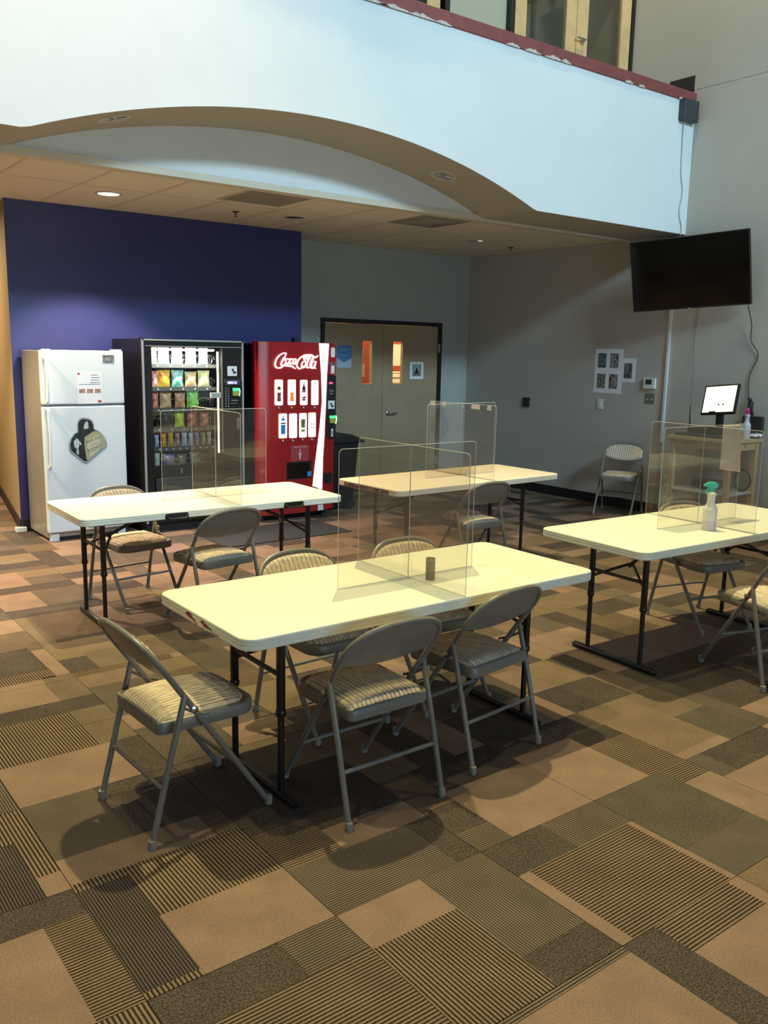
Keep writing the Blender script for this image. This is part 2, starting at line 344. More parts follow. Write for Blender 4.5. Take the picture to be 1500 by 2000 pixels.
# maroon cap with scuffed white edge
cap = MB().box(XL, -0.001, YF-0.012, YF+0.19, ZT, ZT+0.105)
co = struct(cap.build('trim_2', REDCAP, bevel=0.006))
chips = MB()
for cx, ln in ((-4.3, .35), (-4.05, .3), (-3.75, .25), (-3.5, .18), (-2.72, .16), (-2.5, .2), (-2.25, .22), (-2.05, .14), (-1.15, .12), (-0.95, .1), (-0.3, .1)):
    top = []; bot = []; nn = 9
    for k in range(nn):
        x = cx+ln*k/(nn-1); e = sin(pi*k/(nn-1))
        top.append((x, ZT+0.004+0.028*e*random.uniform(.35, 1))); bot.append((x, ZT-0.0005-0.002*e))
    chips.prism(bot+top[::-1], 'y', YF-0.0145, YF-0.011)
chips.build('bare_plaster_chip', mat('chipped_plaster', (0.52, 0.47, 0.43), 0.9, noise=0.2, nscale=60), co)
# upper floor, upper wall with door openings
struct(MB().box(XL, 0, YI+0.14, 3.0, 3.2, 3.95).box(XL, 0, YF+0.17, YI+0.14, 3.9505, 3.955).build('floor_upper', mat('upper_carpet', (0.12, 0.1, 0.08), 0.9)))
YU = -2.45
uw = MB().box(XL, -4.661, YU, YU+0.15, 3.955, ZTOP).box(-4.661, 0, YU, YU+0.15, 6.15, ZTOP).box(-2.62, -1.86, YU+0.04, YU+0.15, 3.955, 6.15)
struct(uw.build('wall_upper', mat('upper_wall_sage', (0.38, 0.38, 0.28), 0.7, bump=0.1)))
struct(MB().box(XL, 0.2, 0.1, 0.3, 3.955, 6.6).box(XL, 0.2, YU+0.15, 0.3, 6.5, 6.6).build('wall_upper_room', mat('upper_room_dark', (0.10, 0.10, 0.08), 0.8)))
DARKPANE = glass_mat('door_glass', (0.75, 0.8, 0.76), 1.3)
def upper_door(name, x0, x1, label):
    o = MB().box(x0-0.06, x0, YU-0.02, YU+0.12, 3.955, 6.15).box(x1-0.001, x1+0.055 if x1 < -0.2 else x1-0.04, YU-0.02, YU+0.12, 3.955, 6.15).box(x0, x1, YU-0.02, YU+0.12, 6.1, 6.15).build(name, FRAMEBLK)
    struct(o); mid = (x0+x1)/2
    for a, b in ((x0+.005, mid-0.004), (mid+0.004, x1-0.045)):
        f = MB()
        f.box(a, a+0.17, YU, YU+0.045, 3.96, 6.09).box(b-0.15, b, YU, YU+0.045, 3.96, 6.09).box(a+.17, b-.15, YU, YU+0.045, 3.96, 4.2).box(a+.17, b-.15, YU, YU+0.045, 5.95, 6.09)
        lf = f.build('door_leaf', UPWOOD, o, bevel=0.003)
        MB().box(a+.17, b-.15, YU+0.018, YU+0.026, 4.2, 5.95).build('glass_pane', DARKPANE, lf)
    hd = MB().lathe([(0.001, 0), (0.032, 0), (0.032, .012), (.014, .016), (.012, .05)], 16)
    hd.tube([(0, 0, .045), (-.05, 0, .05), (-.125, .0, .048)], 0.011, 8)
    hd.build('door_handle', STEEL, o, loc=(mid+0.09, YU-0.002, 4.9), rot=(pi/2, 0, 0), smooth=True)
    return o
upper_door('door_2', -1.80, 0.0, '')
upper_door('door_3', -4.6, -2.68, '')
# things seen dimly behind the upper glass
sh = empty('storage_shelf', (-0.75, -1.2, 3.955), 0, 'grey metal storage shelf behind the glass of the upper right door', 'shelf')
for x in (-0.5, 0.0, 0.5): MB().box(x-.025, x+.025, -.02, .02, 0, 2.3).build('post', mat('grey_shelf', (0.22, 0.22, 0.2), 0.5), sh)
for z in (0.3, 0.8, 1.3, 1.8): MB().box(-.52, .52, -.15, .15, z, z+.03).build('shelf_board', MATS['grey_shelf'], sh)
area('upper_room_lamp', (-2.0, -0.9, 6.4), (-2.0, -0.9, 4), 1.2, 0.6, 26, (1.0, 0.9, 0.7))
# dark panel painted in for the shaded recess at the cap end
tag(MB().box(-0.006, 0.002, -3.27, -2.975, 4.37, 4.545).build('recess_shade_panel', mat('recess_shade_dark', (0.02, 0.02, 0.02), 0.5)), 'dark panel standing in for the shaded gap just above the end of the maroon cap', 'plate')
# baseboards
struct(MB().box(-0.014, 0, -15, 0, 0, 0.11).build('baseboard_right', BLACK))
struct(MB().box(-3.007, D0-0.06, -0.014, 0, 0, 0.11).box(D1+0.06, -0.014, -0.014, 0, 0, 0.11).build('baseboard_back', BLACK))
struct(MB().box(-6.06, -3.01, -0.575, -0.56, 0, 0.11).build('baseboard_blue', BLACK))
tag(MB().box(-6.13, -6.035, -0.60, -0.54, 0, 0.045).build('corner_guard', WHITEPL, bevel=.004), 'small white block on the floor at the corner of the blue wall', 'corner guard')
# alcove ceiling: grid of 2x4 tiles
cs = struct(MB().box(XL, 0.2, YI+0.1, 3.2, ZC+0.04, ZC+0.2).build('ceiling', SOFFIT))
grid = MB(); xg = [-5.77+0.6096*k for k in range(-8, 11)]; yg = [-2.60, -1.70, -0.48]
for x in xg:
    if XL < x < 0: grid.box(x-.012, x+.012, YI, 3, ZC-.001, ZC+.012)
for y in yg+[0.74, 1.96]: grid.box(XL, 0, y-.012, y+.012, ZC-.0012, ZC+.0118)
grid.build('ceiling_grid', TBAR, cs)['kind'] = 'stuff'
GRILLE = (-4.33, -2.155)
tx = [XL]+[x for x in xg if XL < x < 0]+[0.0]; ty = [YI, -1.70, -0.48, 0.74, 1.96, 3.0]
for i in range(len(tx)-1):
    for j in range(len(ty)-1):
        if tx[i] > -6.9 or j < 3:
            MB().box(tx[i]+.0115, tx[i+1]-.0115, ty[j]+.0115, ty[j+1]-.0115, ZC+.002, ZC+.022).build('ceiling_tile', CEILTILE, cs)

# ------------------------------------------------------------------ carpet tiles
T = 0.6096; X0, Y0 = -6.26, -6.975
CELL = {
 (0,-1): [(0,.7,.5,1,'D'),(.5,.7,1,1,'GX'),(.09,0,.95,.7,'BX'),(0,0,.09,.7,'T'),(.95,0,1,.7,'T')],
 (1,-1): [(0,.32,.7,1,'O'),(.7,.8,1,1,'BX'),(.7,0,1,.8,'T'),(0,0,.7,.32,'GY')],
 (2,-1): [(0,.7,.18,1,'GX'),(.18,.7,1,1,'D'),(0,0,1,.7,'T')],
 (0,-2): [(0,.2,.25,1,'D'),(.25,.77,.9,1,'BX'),(.25,0,1,.77,'T'),(.9,.77,1,1,'T'),(0,0,.25,.2,'T')],
 (-1,-1): [(.54,0,1,.23,'D'),(.54,.23,1,1,'GY'),(0,.69,.54,1,'T'),(0,0,.54,.69,'BY')],
 (-1,-2): [(0,0,1,.95,'T'),(0,.95,1,1,'GX')],
 (-2,-1): [(.66,.71,1,1,'GX'),(0,.71,.66,1,'D'),(0,0,1,.71,'BX')],
 (-2,-2): [(0,0,.5,1,'BX'),(.5,0,1,1,'BX')],
 (-1,0): [(0,0,.82,.48,'GX'),(.82,0,1,.45,'D'),(0,.48,.38,.9,'BX'),(.38,.48,1,.72,'T'),(.38,.72,1,1,'D'),(.82,.45,1,.48,'D'),(0,.9,.38,1,'D')],
 (0,0): [(0,0,.27,.21,'GX'),(0,.21,.27,.52,'D'),(.27,0,1,.64,'T'),(0,.52,.27,1,'BX'),(.27,.64,1,1,'DX')],
 (1,0): [(.59,0,1,.54,'BX'),(0,0,.59,.73,'T'),(0,.73,.97,1,'D'),(.59,.54,1,.73,'DX'),(.97,.73,1,1,'BX')],
 (2,0): [(0,.1,.58,1,'BT'),(0,0,.58,.1,'T'),(.58,0,1,.5,'O'),(.58,.5,1,1,'G')],
 (2,1): [(0,0,.73,.48,'D'),(.73,0,1,.5,'BT'),(.3,.48,.73,1,'BT'),(.73,.5,1,1,'D'),(0,.48,.3,1,'T')],
 (1,1): [(.6,0,1,.5,'T'),(0,0,.6,.5,'D'),(0,.5,1,1,'GX')],
 (3,0): [(0,0,.2,1,'GX'),(.2,.3,1,1,'D'),(.2,0,1,.3,'T')],
 (3,-1): [(0,.4,1,1,'T'),(0,0,1,.4,'BX')],
 (-2,0): [(0,.05,.28,.95,'DY'),(0,0,.28,.05,'BY'),(0,.95,.28,1,'BY'),(.28,0,1,.52,'T'),(.28,.52,1,1,'BY')],
 (-3,0): [(.78,0,1,.76,'BX'),(0,.76,1,1,'D'),(0,0,.78,.76,'T')],
 (-3,-1): [(0,0,.6,1,'T'),(.6,0,1,1,'BY')],
 (-2,1): [(0,.3,.45,1,'GX'),(0,.03,.85,.3,'T'),(0,0,1,.03,'BY'),(.45,.3,1,1,'D'),(.85,.03,1,.3,'BX')],
 (-3,1): [(.87,.2,1,1,'BY'),(.87,0,1,.2,'T'),(0,0,.87,.62,'DY'),(0,.62,.87,1,'BY')],
 (-1,1): [(0,0,.4,1,'D'),(.4,0,1,.5,'DX'),(.4,.5,1,1,'G')],
 (-2,2): [(0,0,.8,.6,'T'),(0,.6,.72,1,'BY'),(.8,0,1,.6,'D'),(.72,.6,1,1,'G')],
 (-2,3): [(0,0,.72,.3,'BY'),(.72,0,1,.3,'G'),(0,.3,1,.56,'D'),(0,.56,.73,1,'T'),(.73,.56,1,1,'G')],
 (-2,4): [(0,0,.75,.12,'T'),(.75,0,1,.12,'G'),(0,.12,.87,.33,'BY'),(0,.33,.87,1,'D'),(.87,.14,1,.9,'T'),(.87,.9,1,1,'BY'),(.75,.12,.87,.14,'T'),(.87,.12,1,.14,'G')],
 (-1,2): [(0,0,.55,.7,'O'),(.55,0,1,.35,'T'),(.55,.35,1,1,'GY'),(0,.7,.55,1,'T')],
 (-1,3): [(0,.7,1,1,'BT'),(0,0,1,.12,'GY'),(0,.12,.6,.7,'GX'),(.6,.12,1,.7,'BY')],
 (-1,4): [(0,0,.9,.12,'BY'),(0,.12,.25,.5,'D'),(.25,.12,1,.6,'G'),(0,.5,.25,1,'BT'),(.25,.6,1,1,'BT'),(.9,0,1,.12,'T')],
 (-1,5): [(.15,.1,.7,1,'BY'),(.7,0,1,1,'T'),(0,0,.15,1,'G'),(.15,0,.7,.1,'D')],
}
# generic designs (fill rectangles exactly) used elsewhere, quarter-turned at random
GEN = [
 [(0,0,.62,.45,'T'),(.62,0,1,.7,'D'),(0,.45,.62,1,'BX'),(.62,.7,1,1,'G')],
 [(0,0,1,.28,'D'),(0,.28,.55,1,'T'),(.55,.28,1,.66,'GX'),(.55,.66,1,1,'BT')],
 [(0,0,.4,.6,'G'),(.4,0,1,.35,'BY'),(.4,.35,1,1,'T'),(0,.6,.4,1,'D')],
 [(0,0,.75,.3,'T'),(.75,0,1,1,'GY'),(0,.3,.75,.62,'D'),(0,.62,.75,1,'BT')],
 [(0,0,.5,.5,'BX'),(.5,0,1,.4,'G'),(.5,.4,1,1,'O'),(0,.5,.5,1,'T')],
 [(0,0,1,.5,'BT'),(0,.5,.65,.8,'D'),(.65,.5,1,1,'T'),(0,.8,.65,1,'GX')],
 [(0,0,.3,1,'D'),(.3,0,1,.55,'GX'),(.3,.55,1,1,'T')],
 [(0,0,.6,1,'T'),(.6,0,1,.5,'O'),(.6,.5,1,1,'BY')],
]
floor = struct(MB().box(XL, 0, YR, 3.0, -0.012, -0.0105).build('floor', MATS['subfloor_glue']))
KEYS = list(CARP); KI = {k: i for i, k in enumerate(KEYS)}; CM = [CARP[k] for k in KEYS]
def turn(d):
    sw = {'X': 'Y', 'Y': 'X'}
    return [(1-v1, u0, 1-v0, u1, (k[0]+sw[k[1]]) if k in ('BX','BY','GX','GY','DX','DY') else k) for u0, v0, u1, v1, k in d]
def tile_mb(d, ox=0, oy=0, mb=None):
    mb = mb or MB(); g = 0.0012
    for u0, v0, u1, v1, k in d:
        x0, x1 = ox+(g if u0 == 0 else 0)+u0*T, ox+u1*T-(g if u1 == 1 else 0)
        y0, y1 = oy+(g if v0 == 0 else 0)+v0*T, oy+v1*T-(g if v1 == 1 else 0)
        z = 0.0 if k[0] != 'D' else -0.0008
        mb.box(x0, x1, y0, y1, -0.010, z, KI[k])
    return mb
cells = []
for i in range(-8, 11):
    for j in range(-14, 17):
        x, y = X0+i*T, Y0+j*T
        if x+T < XL or x > -0.01 or y > 3 or y+T < YR: continue
        cx, cy = x+T/2-CAM_POS[0], y+T/2-CAM_POS[1]
        dist = math.hypot(cx, cy); az = math.atan2(cx, cy)-YAW
        az = (az+pi) % (2*pi)-pi
        vis = abs(az) < 0.50 and dist > 1.6
        cells.append((not vis, dist, i, j))
cells.sort()
rs = random.Random(3); meshes = {}; rest = MB()
for n, (nv, dist, i, j) in enumerate(cells):
    if (i, j) in CELL: d = CELL[(i, j)]; key = (i, j)
    else:
        q = rs.randrange(len(GEN)); r = rs.randrange(4); key = (q, r, 'g'); d = GEN[q]
        for _ in range(r): d = turn(d)
    x, y = X0+i*T, Y0+j*T
    over = x < XL or x+T > 0 or y+T > 3
    if nv or n >= 292 or over:
        if over:   # cut at the walls
            d2 = []
            for u0, v0, u1, v1, k in d:
                a, b = max(u0, (XL-x)/T), min(u1, (0-x)/T); c_, e = v0, min(v1, (3-y)/T)
                if b-a > .002 and e-c_ > .002: d2.append((a, c_, b, e, k))
            d = d2
        tile_mb(d, x, y, rest)
    else:
        if key not in meshes:
            o = tile_mb(d).build('carpet_tile', CM, floor); meshes[key] = o.data
        else:
            o = bpy.data.objects.new('carpet_tile', meshes[key]); COL.objects.link(o); o.parent = floor
        o.location = (x, y, 0)
ro = rest.build('carpet_tiles', CM, floor); ro['kind'] = 'stuff'

# ------------------------------------------------------------------ folding chair
def cushion(surf, nu, nv, ribs, amp, mats, name, parent, back=0.006):
    """surf(s,t)->(point, normal); ribs across s"""
    mb = MB(); V = []; Bk = []
    for i in range(nu+1):
        s = i/nu
        for j in range(nv+1):
            t = j/nv; p, n = surf(s, t)
            e = min(1, min(s, 1-s)/0.06)*min(1, min(t, 1-t)/0.07); e = sqrt(max(0, e))
            rib = abs(sin(pi*ribs*s))*(0.82+0.18*sin(t*23+s*40))
            hgt = e*(0.010+amp*rib+0.006*sin(pi*s)*sin(pi*t))
            V.append(Vector(p)+Vector(n)*hgt)
    fs = [(i*(nv+1)+j, (i+1)*(nv+1)+j, (i+1)*(nv+1)+j+1, i*(nv+1)+j+1) for i in range(nu) for j in range(nv)]
    mb.add(V, fs); o = mb.build(name, mats, parent, smooth=True, ang=80); return o
TUBE = 0.0115
UF, UB = 0.25, -0.265; ZB = 0.757
def line_u(z): return UF+(UB-UF)*z/ZB
def arch_half(z):   # half width of the frame at height z
    if z < 0.45: return 0.198+(0.208-0.198)*z/0.45
    if z < 0.62: return 0.208+(0.221-0.208)*(z-0.45)/0.17
    t = min(1, (z-0.62)/(ZB-0.62)); return 0.221*(1-t**2.6)**0.5
def make_chair():
    root = empty('folding_chair')
    # legs
    for s in (-1, 1):
        l = MB().tube([(line_u(z), s*arch_half(z), z) for z in (0.015, 0.22, 0.42)], TUBE, 10).build('leg', CHAIRMET, root, smooth=True)
        MB().lathe([(.0135, 0), (.0155, .004), (.0145, .034), (.0118, .036)], 12).build('rubber_foot', CHAIRFOOT, l, loc=(line_u(0.012), s*arch_half(0), 0), smooth=True)
        l = MB().tube([(-0.245, s*0.2225, 0.012), (-0.18, s*0.2225, 0.27), (-0.112, s*0.2225, 0.52), (-0.108, s*0.2225, 0.538)], TUBE, 10, rs=[TUBE]*3+[0.006]).build('leg', CHAIRMET, root, smooth=True)
        MB().lathe([(.0135, 0), (.0155, .004), (.0145, .034), (.0118, .036)], 12).build('rubber_foot', CHAIRFOOT, l, loc=(-0.2445, s*0.2225, 0), smooth=True)
        MB().tube([(-0.125, s*0.2255, 0.495), (-0.075, s*0.214, 0.462), (-0.01, s*0.206, 0.435)], 0.006, 6).build('hinge_link', CHAIRMET, root, smooth=True)
        MB().lathe([(.0, -.006), (.013, -.006), (.013, .004), (.006, .007), (0.0005, .008)], 12).build('rivet', STEEL, root, loc=(line_u(.475), s*.2225, .475), rot=(-s*pi/2, 0, 0), smooth=True)
    # arched back frame
    pts = [(line_u(z), arch_half(z), z) for z in (0.42, 0.5, 0.58, 0.62)]
    for k in range(1, 12):
        a = k/12*pi/2; hw = 0.221*cos(a)**0.77 if cos(a) > 0 else 0; zz_ = 0.62+(ZB-0.62)*sin(a)**0.77
        pts.append((line_u(zz_), hw, zz_))
    pts.append((line_u(ZB), 0, ZB)); full = pts+[(p[0], -p[1], p[2]) for p in pts[-2::-1]]
    MB().tube(full, TUBE, 10).build('back_frame', CHAIRMET, root, smooth=True)
    # back panel (sheet, slightly concave) and ribbed back cushion
    nrm = Vector((ZB, 0, UF-UB)).normalized()   # faces forward-up
    def bsurf(s, t, off=0.0, shrink=0.0):
        v = (2*s-1)
        zlo = 0.585+0.022*(1-v*v)*-1+0.01
        hwmax = 0.216-shrink
        y = v*hwmax
        zt = 0.62+(ZB-0.008-shrink*0.6-0.62)*max(0.0, 1-abs(y/0.2165)**2.6)**0.385
        zlo = zlo+shrink*0.5+0.012*abs(v)**3
        z = zlo+(zt-zlo)*t
        bow = -0.016*(1-v*v)
        p = Vector((line_u(z)+bow*sin(pi*t)*0.6, y, z))+nrm*off
        return p, nrm
    pm = MB(); nu, nv = 22, 6; V1 = []; V2 = []
    for i in range(nu+1):
        for j in range(nv+1):
            V1.append(bsurf(i/nu, j/nv, 0.004)[0]); V2.append(bsurf(i/nu, j/nv, -0.004)[0])
    q = [(i*(nv+1)+j, (i+1)*(nv+1)+j, (i+1)*(nv+1)+j+1, i*(nv+1)+j+1) for i in range(nu) for j in range(nv)]
    n0 = len(V1); pm.add(V1+V2, q+[tuple(a+n0 for a in f[::-1]) for f in q])
    bd = [i*(nv+1) for i in range(nu+1)]+[nu*(nv+1)+j for j in range(1, nv+1)]+[i*(nv+1)+nv for i in range(nu-1, -1, -1)]+[j for j in range(nv-1, 0, -1)]
    pm.add(V1+V2, [(bd[k], bd[(k+1) % len(bd)], bd[(k+1) % len(bd)]+n0, bd[k]+n0) for k in range(len(bd))])
    pm.build('back_panel', CHAIRMET, root, smooth=True, ang=60)
    cushion(lambda s, t: bsurf(s, t, 0.004, 0.012), 96, 14, 16, 0.006, FABRICB, 'back_cushion', root)
    # seat pan
    def outline(off, n=8):
        P = []; x0, x1, hw0, hw1 = -0.195+off, 0.205-off, 0.186-off, 0.196-off
        for cx, cy, r, a in ((x1, hw1, .075, 0), (x0, hw0, .03, 90), (x0, -hw0, .03, 180), (x1, -hw1, .075, 270)):
            sx = 1 if cx > 0 else -1; sy = 1 if cy > 0 else -1
            r = max(.012, r-off*.6)
            for k in range(n+1):
                t = radians(a+90*k/n); P.append((cx-sx*r+r*cos(t), cy-sy*r+r*sin(t)))
        return P
    rings = []
    for off, z in ((0.012, .392), (0.001, .390), (0.0, .393), (0, .430), (.003, .434), (.010, .436), (.014, .430)):
        rings.append([(x, y, z) for x, y in outline(off)])
    MB().loops(rings).build('seat_pan', CHAIRMET, root, smooth=True, ang=50)
    ol = outline(0.016, 8)
    def ssurf(s, t):
        v = 2*s-1; u = 2*t-1
        x = 0.005+0.182*u; hw = 0.176
        if u > 0.55: hw *= (1-0.42*((u-0.55)/0.45)**2.4)
        if u < -0.75: hw *= (1-0.10*((-u-0.75)/0.25)**2)
        return (x, v*hw, 0.431), (0, 0, 1)
    def smore(s, t):
        p, n = ssurf(s, t); d = (1-(2*s-1)**2)*(1-(2*t-1)**2)
        return (p[0], p[1], p[2]+0.012*d**.5), n
    cushion(smore, 108, 24, 18, 0.006, FABRIC, 'seat_cushion', root)
    for (u, hw, z) in ((line_u(.20), arch_half(.2)-.004, .20), (-0.195, .219, .205)):
        MB().tube([(u, -hw, z), (u, hw, z)], 0.008, 8).build('stretcher', CHAIRMET, root, smooth=True)
    return root
chair0 = make_chair()
G_A = 'folding chairs at the front table'; G_B = 'folding chairs at the left rear table'; G_D = 'folding chairs at the right table'
CH = [
 (-6.947, -6.070, 2.2, 'taupe folding chair at the left end of the front table, turned sideways', 'folding chairs around the tables'),
 (-6.336, -6.355, 90, 'left folding chair on the near side of the front table, back to the viewer', 0),
 (-5.694, -6.271, 96.3, 'right folding chair on the near side of the front table, back to the viewer', 0),
 (-6.075, -5.690, -88, 'left folding chair across the front table, striped top of its back showing', 0),
 (-5.465, -5.745, -92, 'right folding chair across the front table, seen behind the clear divider', 0),
 (-6.060, -3.330, -83, 'folding chair on the fridge side of the left rear table', 0),
 (-5.815, -4.015, 97, 'folding chair on the near side of the left rear table, back to viewer', 0),
 (-3.587, -4.000, 88, 'folding chair tucked under the white table in front of the double doors', 0),
 (-3.190, -5.825, -104, 'folding chair on the far side of the right table, under the tabletop', 0),
 (-3.738, -6.569, 75, 'folding chair cut off by the right photo edge, near side of the right table', 0),
 (-0.340, -2.920, 205, 'lone folding chair standing against the grey right wall under the wall switch', 0),
]
for k, (x, y, a, lab, g) in enumerate(CH):
    o = chair0 if k == 0 else copy_tree(chair0)
    o.location = (x, y, 0); o.rotation_euler = (0, 0, radians(a))
    tag(o, lab, 'chair', 'taupe folding chairs')

# ------------------------------------------------------------------ folding tables
def make_table(loc, rz, L, label, m=TABLEWHITE, split=False, inset=0.25, thick=0.046):
    root = empty('folding_table', loc, rz, label, 'table', 'white folding tables')
    W = 0.76; z1 = 0.737; hx, hy = L/2, W/2
    spec = [(0.03, z1-thick+.006), (0.012, z1-thick), (0.003, z1-thick+.001), (0.0, z1-thick+.005), (0.0, z1-.031), (.0025, z1-.029), (.0025, z1-.026), (0, z1-.024), (0, z1-.017), (.0025, z1-.015), (.0025, z1-.012), (0, z1-.010), (0.0, z1-.006), (0.002, z1-.002), (0.007, z1)]
    def top(x0, x1, name='tabletop', r=(1, 1)):
        rings = []
        for off, z in spec:
            P = rrect(x0+off, x1-off, -hy+off, hy-off, max(.01, 0.062-off), 7)
            rings.append([(p[0], p[1], z) for p in P])
        return MB().loops(rings).build(name, m, root, smooth=True, ang=30)
    if split:
        for a, b, sgn in ((-hx, -0.0012, 1), (0.0012, hx, -1)):
            rings = []
            for off, z in spec:
                r = max(.01, .062-off); P = []
                for cx, cy, ang0 in ((b, hy, 0), (a, hy, 90), (a, -hy, 180), (b, -hy, 270)):
                    inner = (abs(cx) < 0.01)
                    o_ = 0.0 if inner else off; rr = 0.004 if inner else r
                    sx = 1 if cx == b else -1; sy = 1 if cy > 0 else -1
                    for k in range(8):
                        t = radians(ang0+90*k/7); P.append((cx-sx*(o_+rr)+rr*cos(t), cy-sy*(off+rr)+rr*sin(t)))
                rings.append([(p[0], p[1], z) for p in P])
            MB().loops(rings).build('tabletop_half', m, root, smooth=True, ang=30)
        for x in (-0.32, 0.50):   # black recessed carry handles on the near edge
            hb = MB().prism(rrect(x-.075, x+.075, z1-.05, z1-.012, .012, 4), 'y', -hy-.004, -hy+.01)
            ho = hb.build('handle_recess', LEGBLK, root, smooth=True)
            MB().tube([(x-.07, -hy-.006, z1-.022), (x-.05, -hy-.016, z1-.042), (x+.05, -hy-.016, z1-.042), (x+.07, -hy-.006, z1-.022)], 0.006, 8).build('grip', LEGBLK, root, smooth=True)
        for y in (-.3, .3): MB().tube([(-.1, y, z1-.05), (.1, y, z1-.05)], .011, 8).build('centre_hinge', LEGBLK, root)
    else: top(-hx, hx)
    MB().box(-hx+.06, hx-.06, -hy+.05, -hy+.075, z1-thick-.012, z1-thick+.004).box(-hx+.06, hx-.06, hy-.075, hy-.05, z1-thick-.012, z1-thick+.004).build('side_rail', LEGBLK, root)
    for e in (-1, 1):
        x = e*(hx-inset)
        for s in (-1, 1):
            y = s*0.19
            l = MB().tube([(x, y, z1-thick-.002), (x, y, 0.345), (x, y, 0.335)], 0.0175, 12, rs=[.0175, .0175, .0145]).tube([(x, y, .34), (x, y, .03)], 0.0135, 12).build('leg', LEGBLK, root, smooth=True)
            MB().lathe([(.0185, 0), (.0205, .004), (.0205, .02), (.0185, .024)], 12).build('collar', LEGBLK, l, loc=(x, y, .34), smooth=True)
        MB().tube([(x, -.19, .50), (x, .19, .50)], .010, 8).build('crossbar', LEGBLK, root, smooth=True)
        MB().tube([(x, -.19, .46), (x-e*.11, -.01, .555)], .008, 8).tube([(x, .19, .46), (x-e*.11, .01, .555)], .008, 8).tube([(x-e*.09, 0, .545), (x-e*.40, 0, .69)], .011, 8).build('brace', LEGBLK, root, smooth=True)
        MB().tube([(x-e*.115, .0, .585), (x-e*.10, .016, .56), (x-e*.115, 0, .535), (x-e*.13, -.016, .56)], .0022, 6, closed=True).build('lock_ring', STEEL, root)
        MB().tube([(x, -.30, .014), (x, -.285, .020), (x, .285, .020), (x, .30, .014)], .0165, 10, rs=[.013, .0165, .0165, .013]).build('foot_bar', LEGBLK, root, smooth=True)
    return root
def center(xn, yn, th, L, W=0.76):
    return (xn+L/2*cos(th)-W/2*sin(th), yn+L/2*sin(th)+W/2*cos(th), 0)
TBL = {}
for key, xn, yn, th, L, lab, m, sp, ins in (
  ('A', -6.8865, -6.4369, -0.0058, 1.83, 'white folding table in front with a brown canister and red scuffs', TABLEWHITE, False, .25),
  ('B', -6.6446, -4.0307, -0.0270, 1.80, 'white folding table with black edge handles near the fridge', TABLEWHITE, True, .18),
  ('C', -4.4107, -4.1275, 0.0289, 1.785, 'white folding table, tinted for shade, before the double doors, brown-red label on its end', TABLESHADED, False, .25),
  ('D', -4.5602, -6.3508, -0.0437, 1.83, 'white folding table at the right carrying the teal-topped spray bottle', TABLEWHITE, False, .26)):
    c0 = center(xn, yn, th, L); TBL[key] = (c0, th, L, make_table(c0, th, L, lab, m, sp, ins))
def on_table(key, dx, dy, z=0.737):
    c0, th, L, _ = TBL[key]; return (c0[0]+dx*cos(th)-dy*sin(th), c0[1]+dx*sin(th)+dy*cos(th), z)
# red scuffs on table A's left end
REDINK = mat('dark_red_print', (0.16, 0.015, 0.012), 0.5, col2=(0.25, 0.06, 0.04), nscale=60)
tA = TBL['A'][3]; sc = MB()
def blob(mb, ys, zs, wds, x):
    top = [(y, z+w_) for y, z, w_ in zip(ys, zs, wds)]; bot = [(y, z-w_*.8) for y, z, w_ in zip(ys, zs, wds)]
    mb.prism(top+bot[::-1], 'x', x-.0012, x)
blob(sc, [.10, .08, .06, .045, .02, -.005], [.716, .719, .716, .712, .704, .698], [.002, .009, .012, .006, .003, .001], -.915)
blob(sc, [-.03, -.045, -.06, -.08, -.10, -.12], [.716, .717, .712, .710, .708, .707], [.001, .007, .010, .008, .004, .001], -.915)
sc.box(-.9162, -.915, -.115, -.185, .703, .7045).box(-.9162, -.915, -.11, -.18, .696, .6975)
sc.build('torn_label', REDINK, tA)
# label strip on table C's left end
tC = TBL['C'][3]; hxC = TBL['C'][2]/2
lb = MB().box(-hxC-.0012, -hxC, -.27, .27, .697, .727).build('label_strip', mat('brown_red_label', (0.10, 0.022, 0.018), 0.5), tC)
pr = MB()
for y, z, w_, h_ in ((.235, .716, .03, .006), (.235, .708, .02, .004), (.12, .714, .05, .004), (-.01, .708, .05, .004), (-.07, .716, .06, .003), (-.07, .710, .06, .003), (-.07, .704, .06, .003)):
    pr.box(-hxC-.0018, -hxC-.0011, y-w_/2, y+w_/2, z, z+h_)
pr.box(-hxC-.0018, -hxC-.0011, -.245, -.205, .719, .721).box(-hxC-.0018, -hxC-.0011, -.245, -.205, .702, .704).box(-hxC-.0018, -hxC-.0011, -.245, -.243, .702, .721).box(-hxC-.0018, -hxC-.0011, -.207, -.205, .702, .721)
pr.box(-hxC-.0018, -hxC-.0011, -.18, -.16, .704, .719)
pr.build('label_print', mat('cream_print', (0.5, 0.42, 0.38), 0.6), lb)

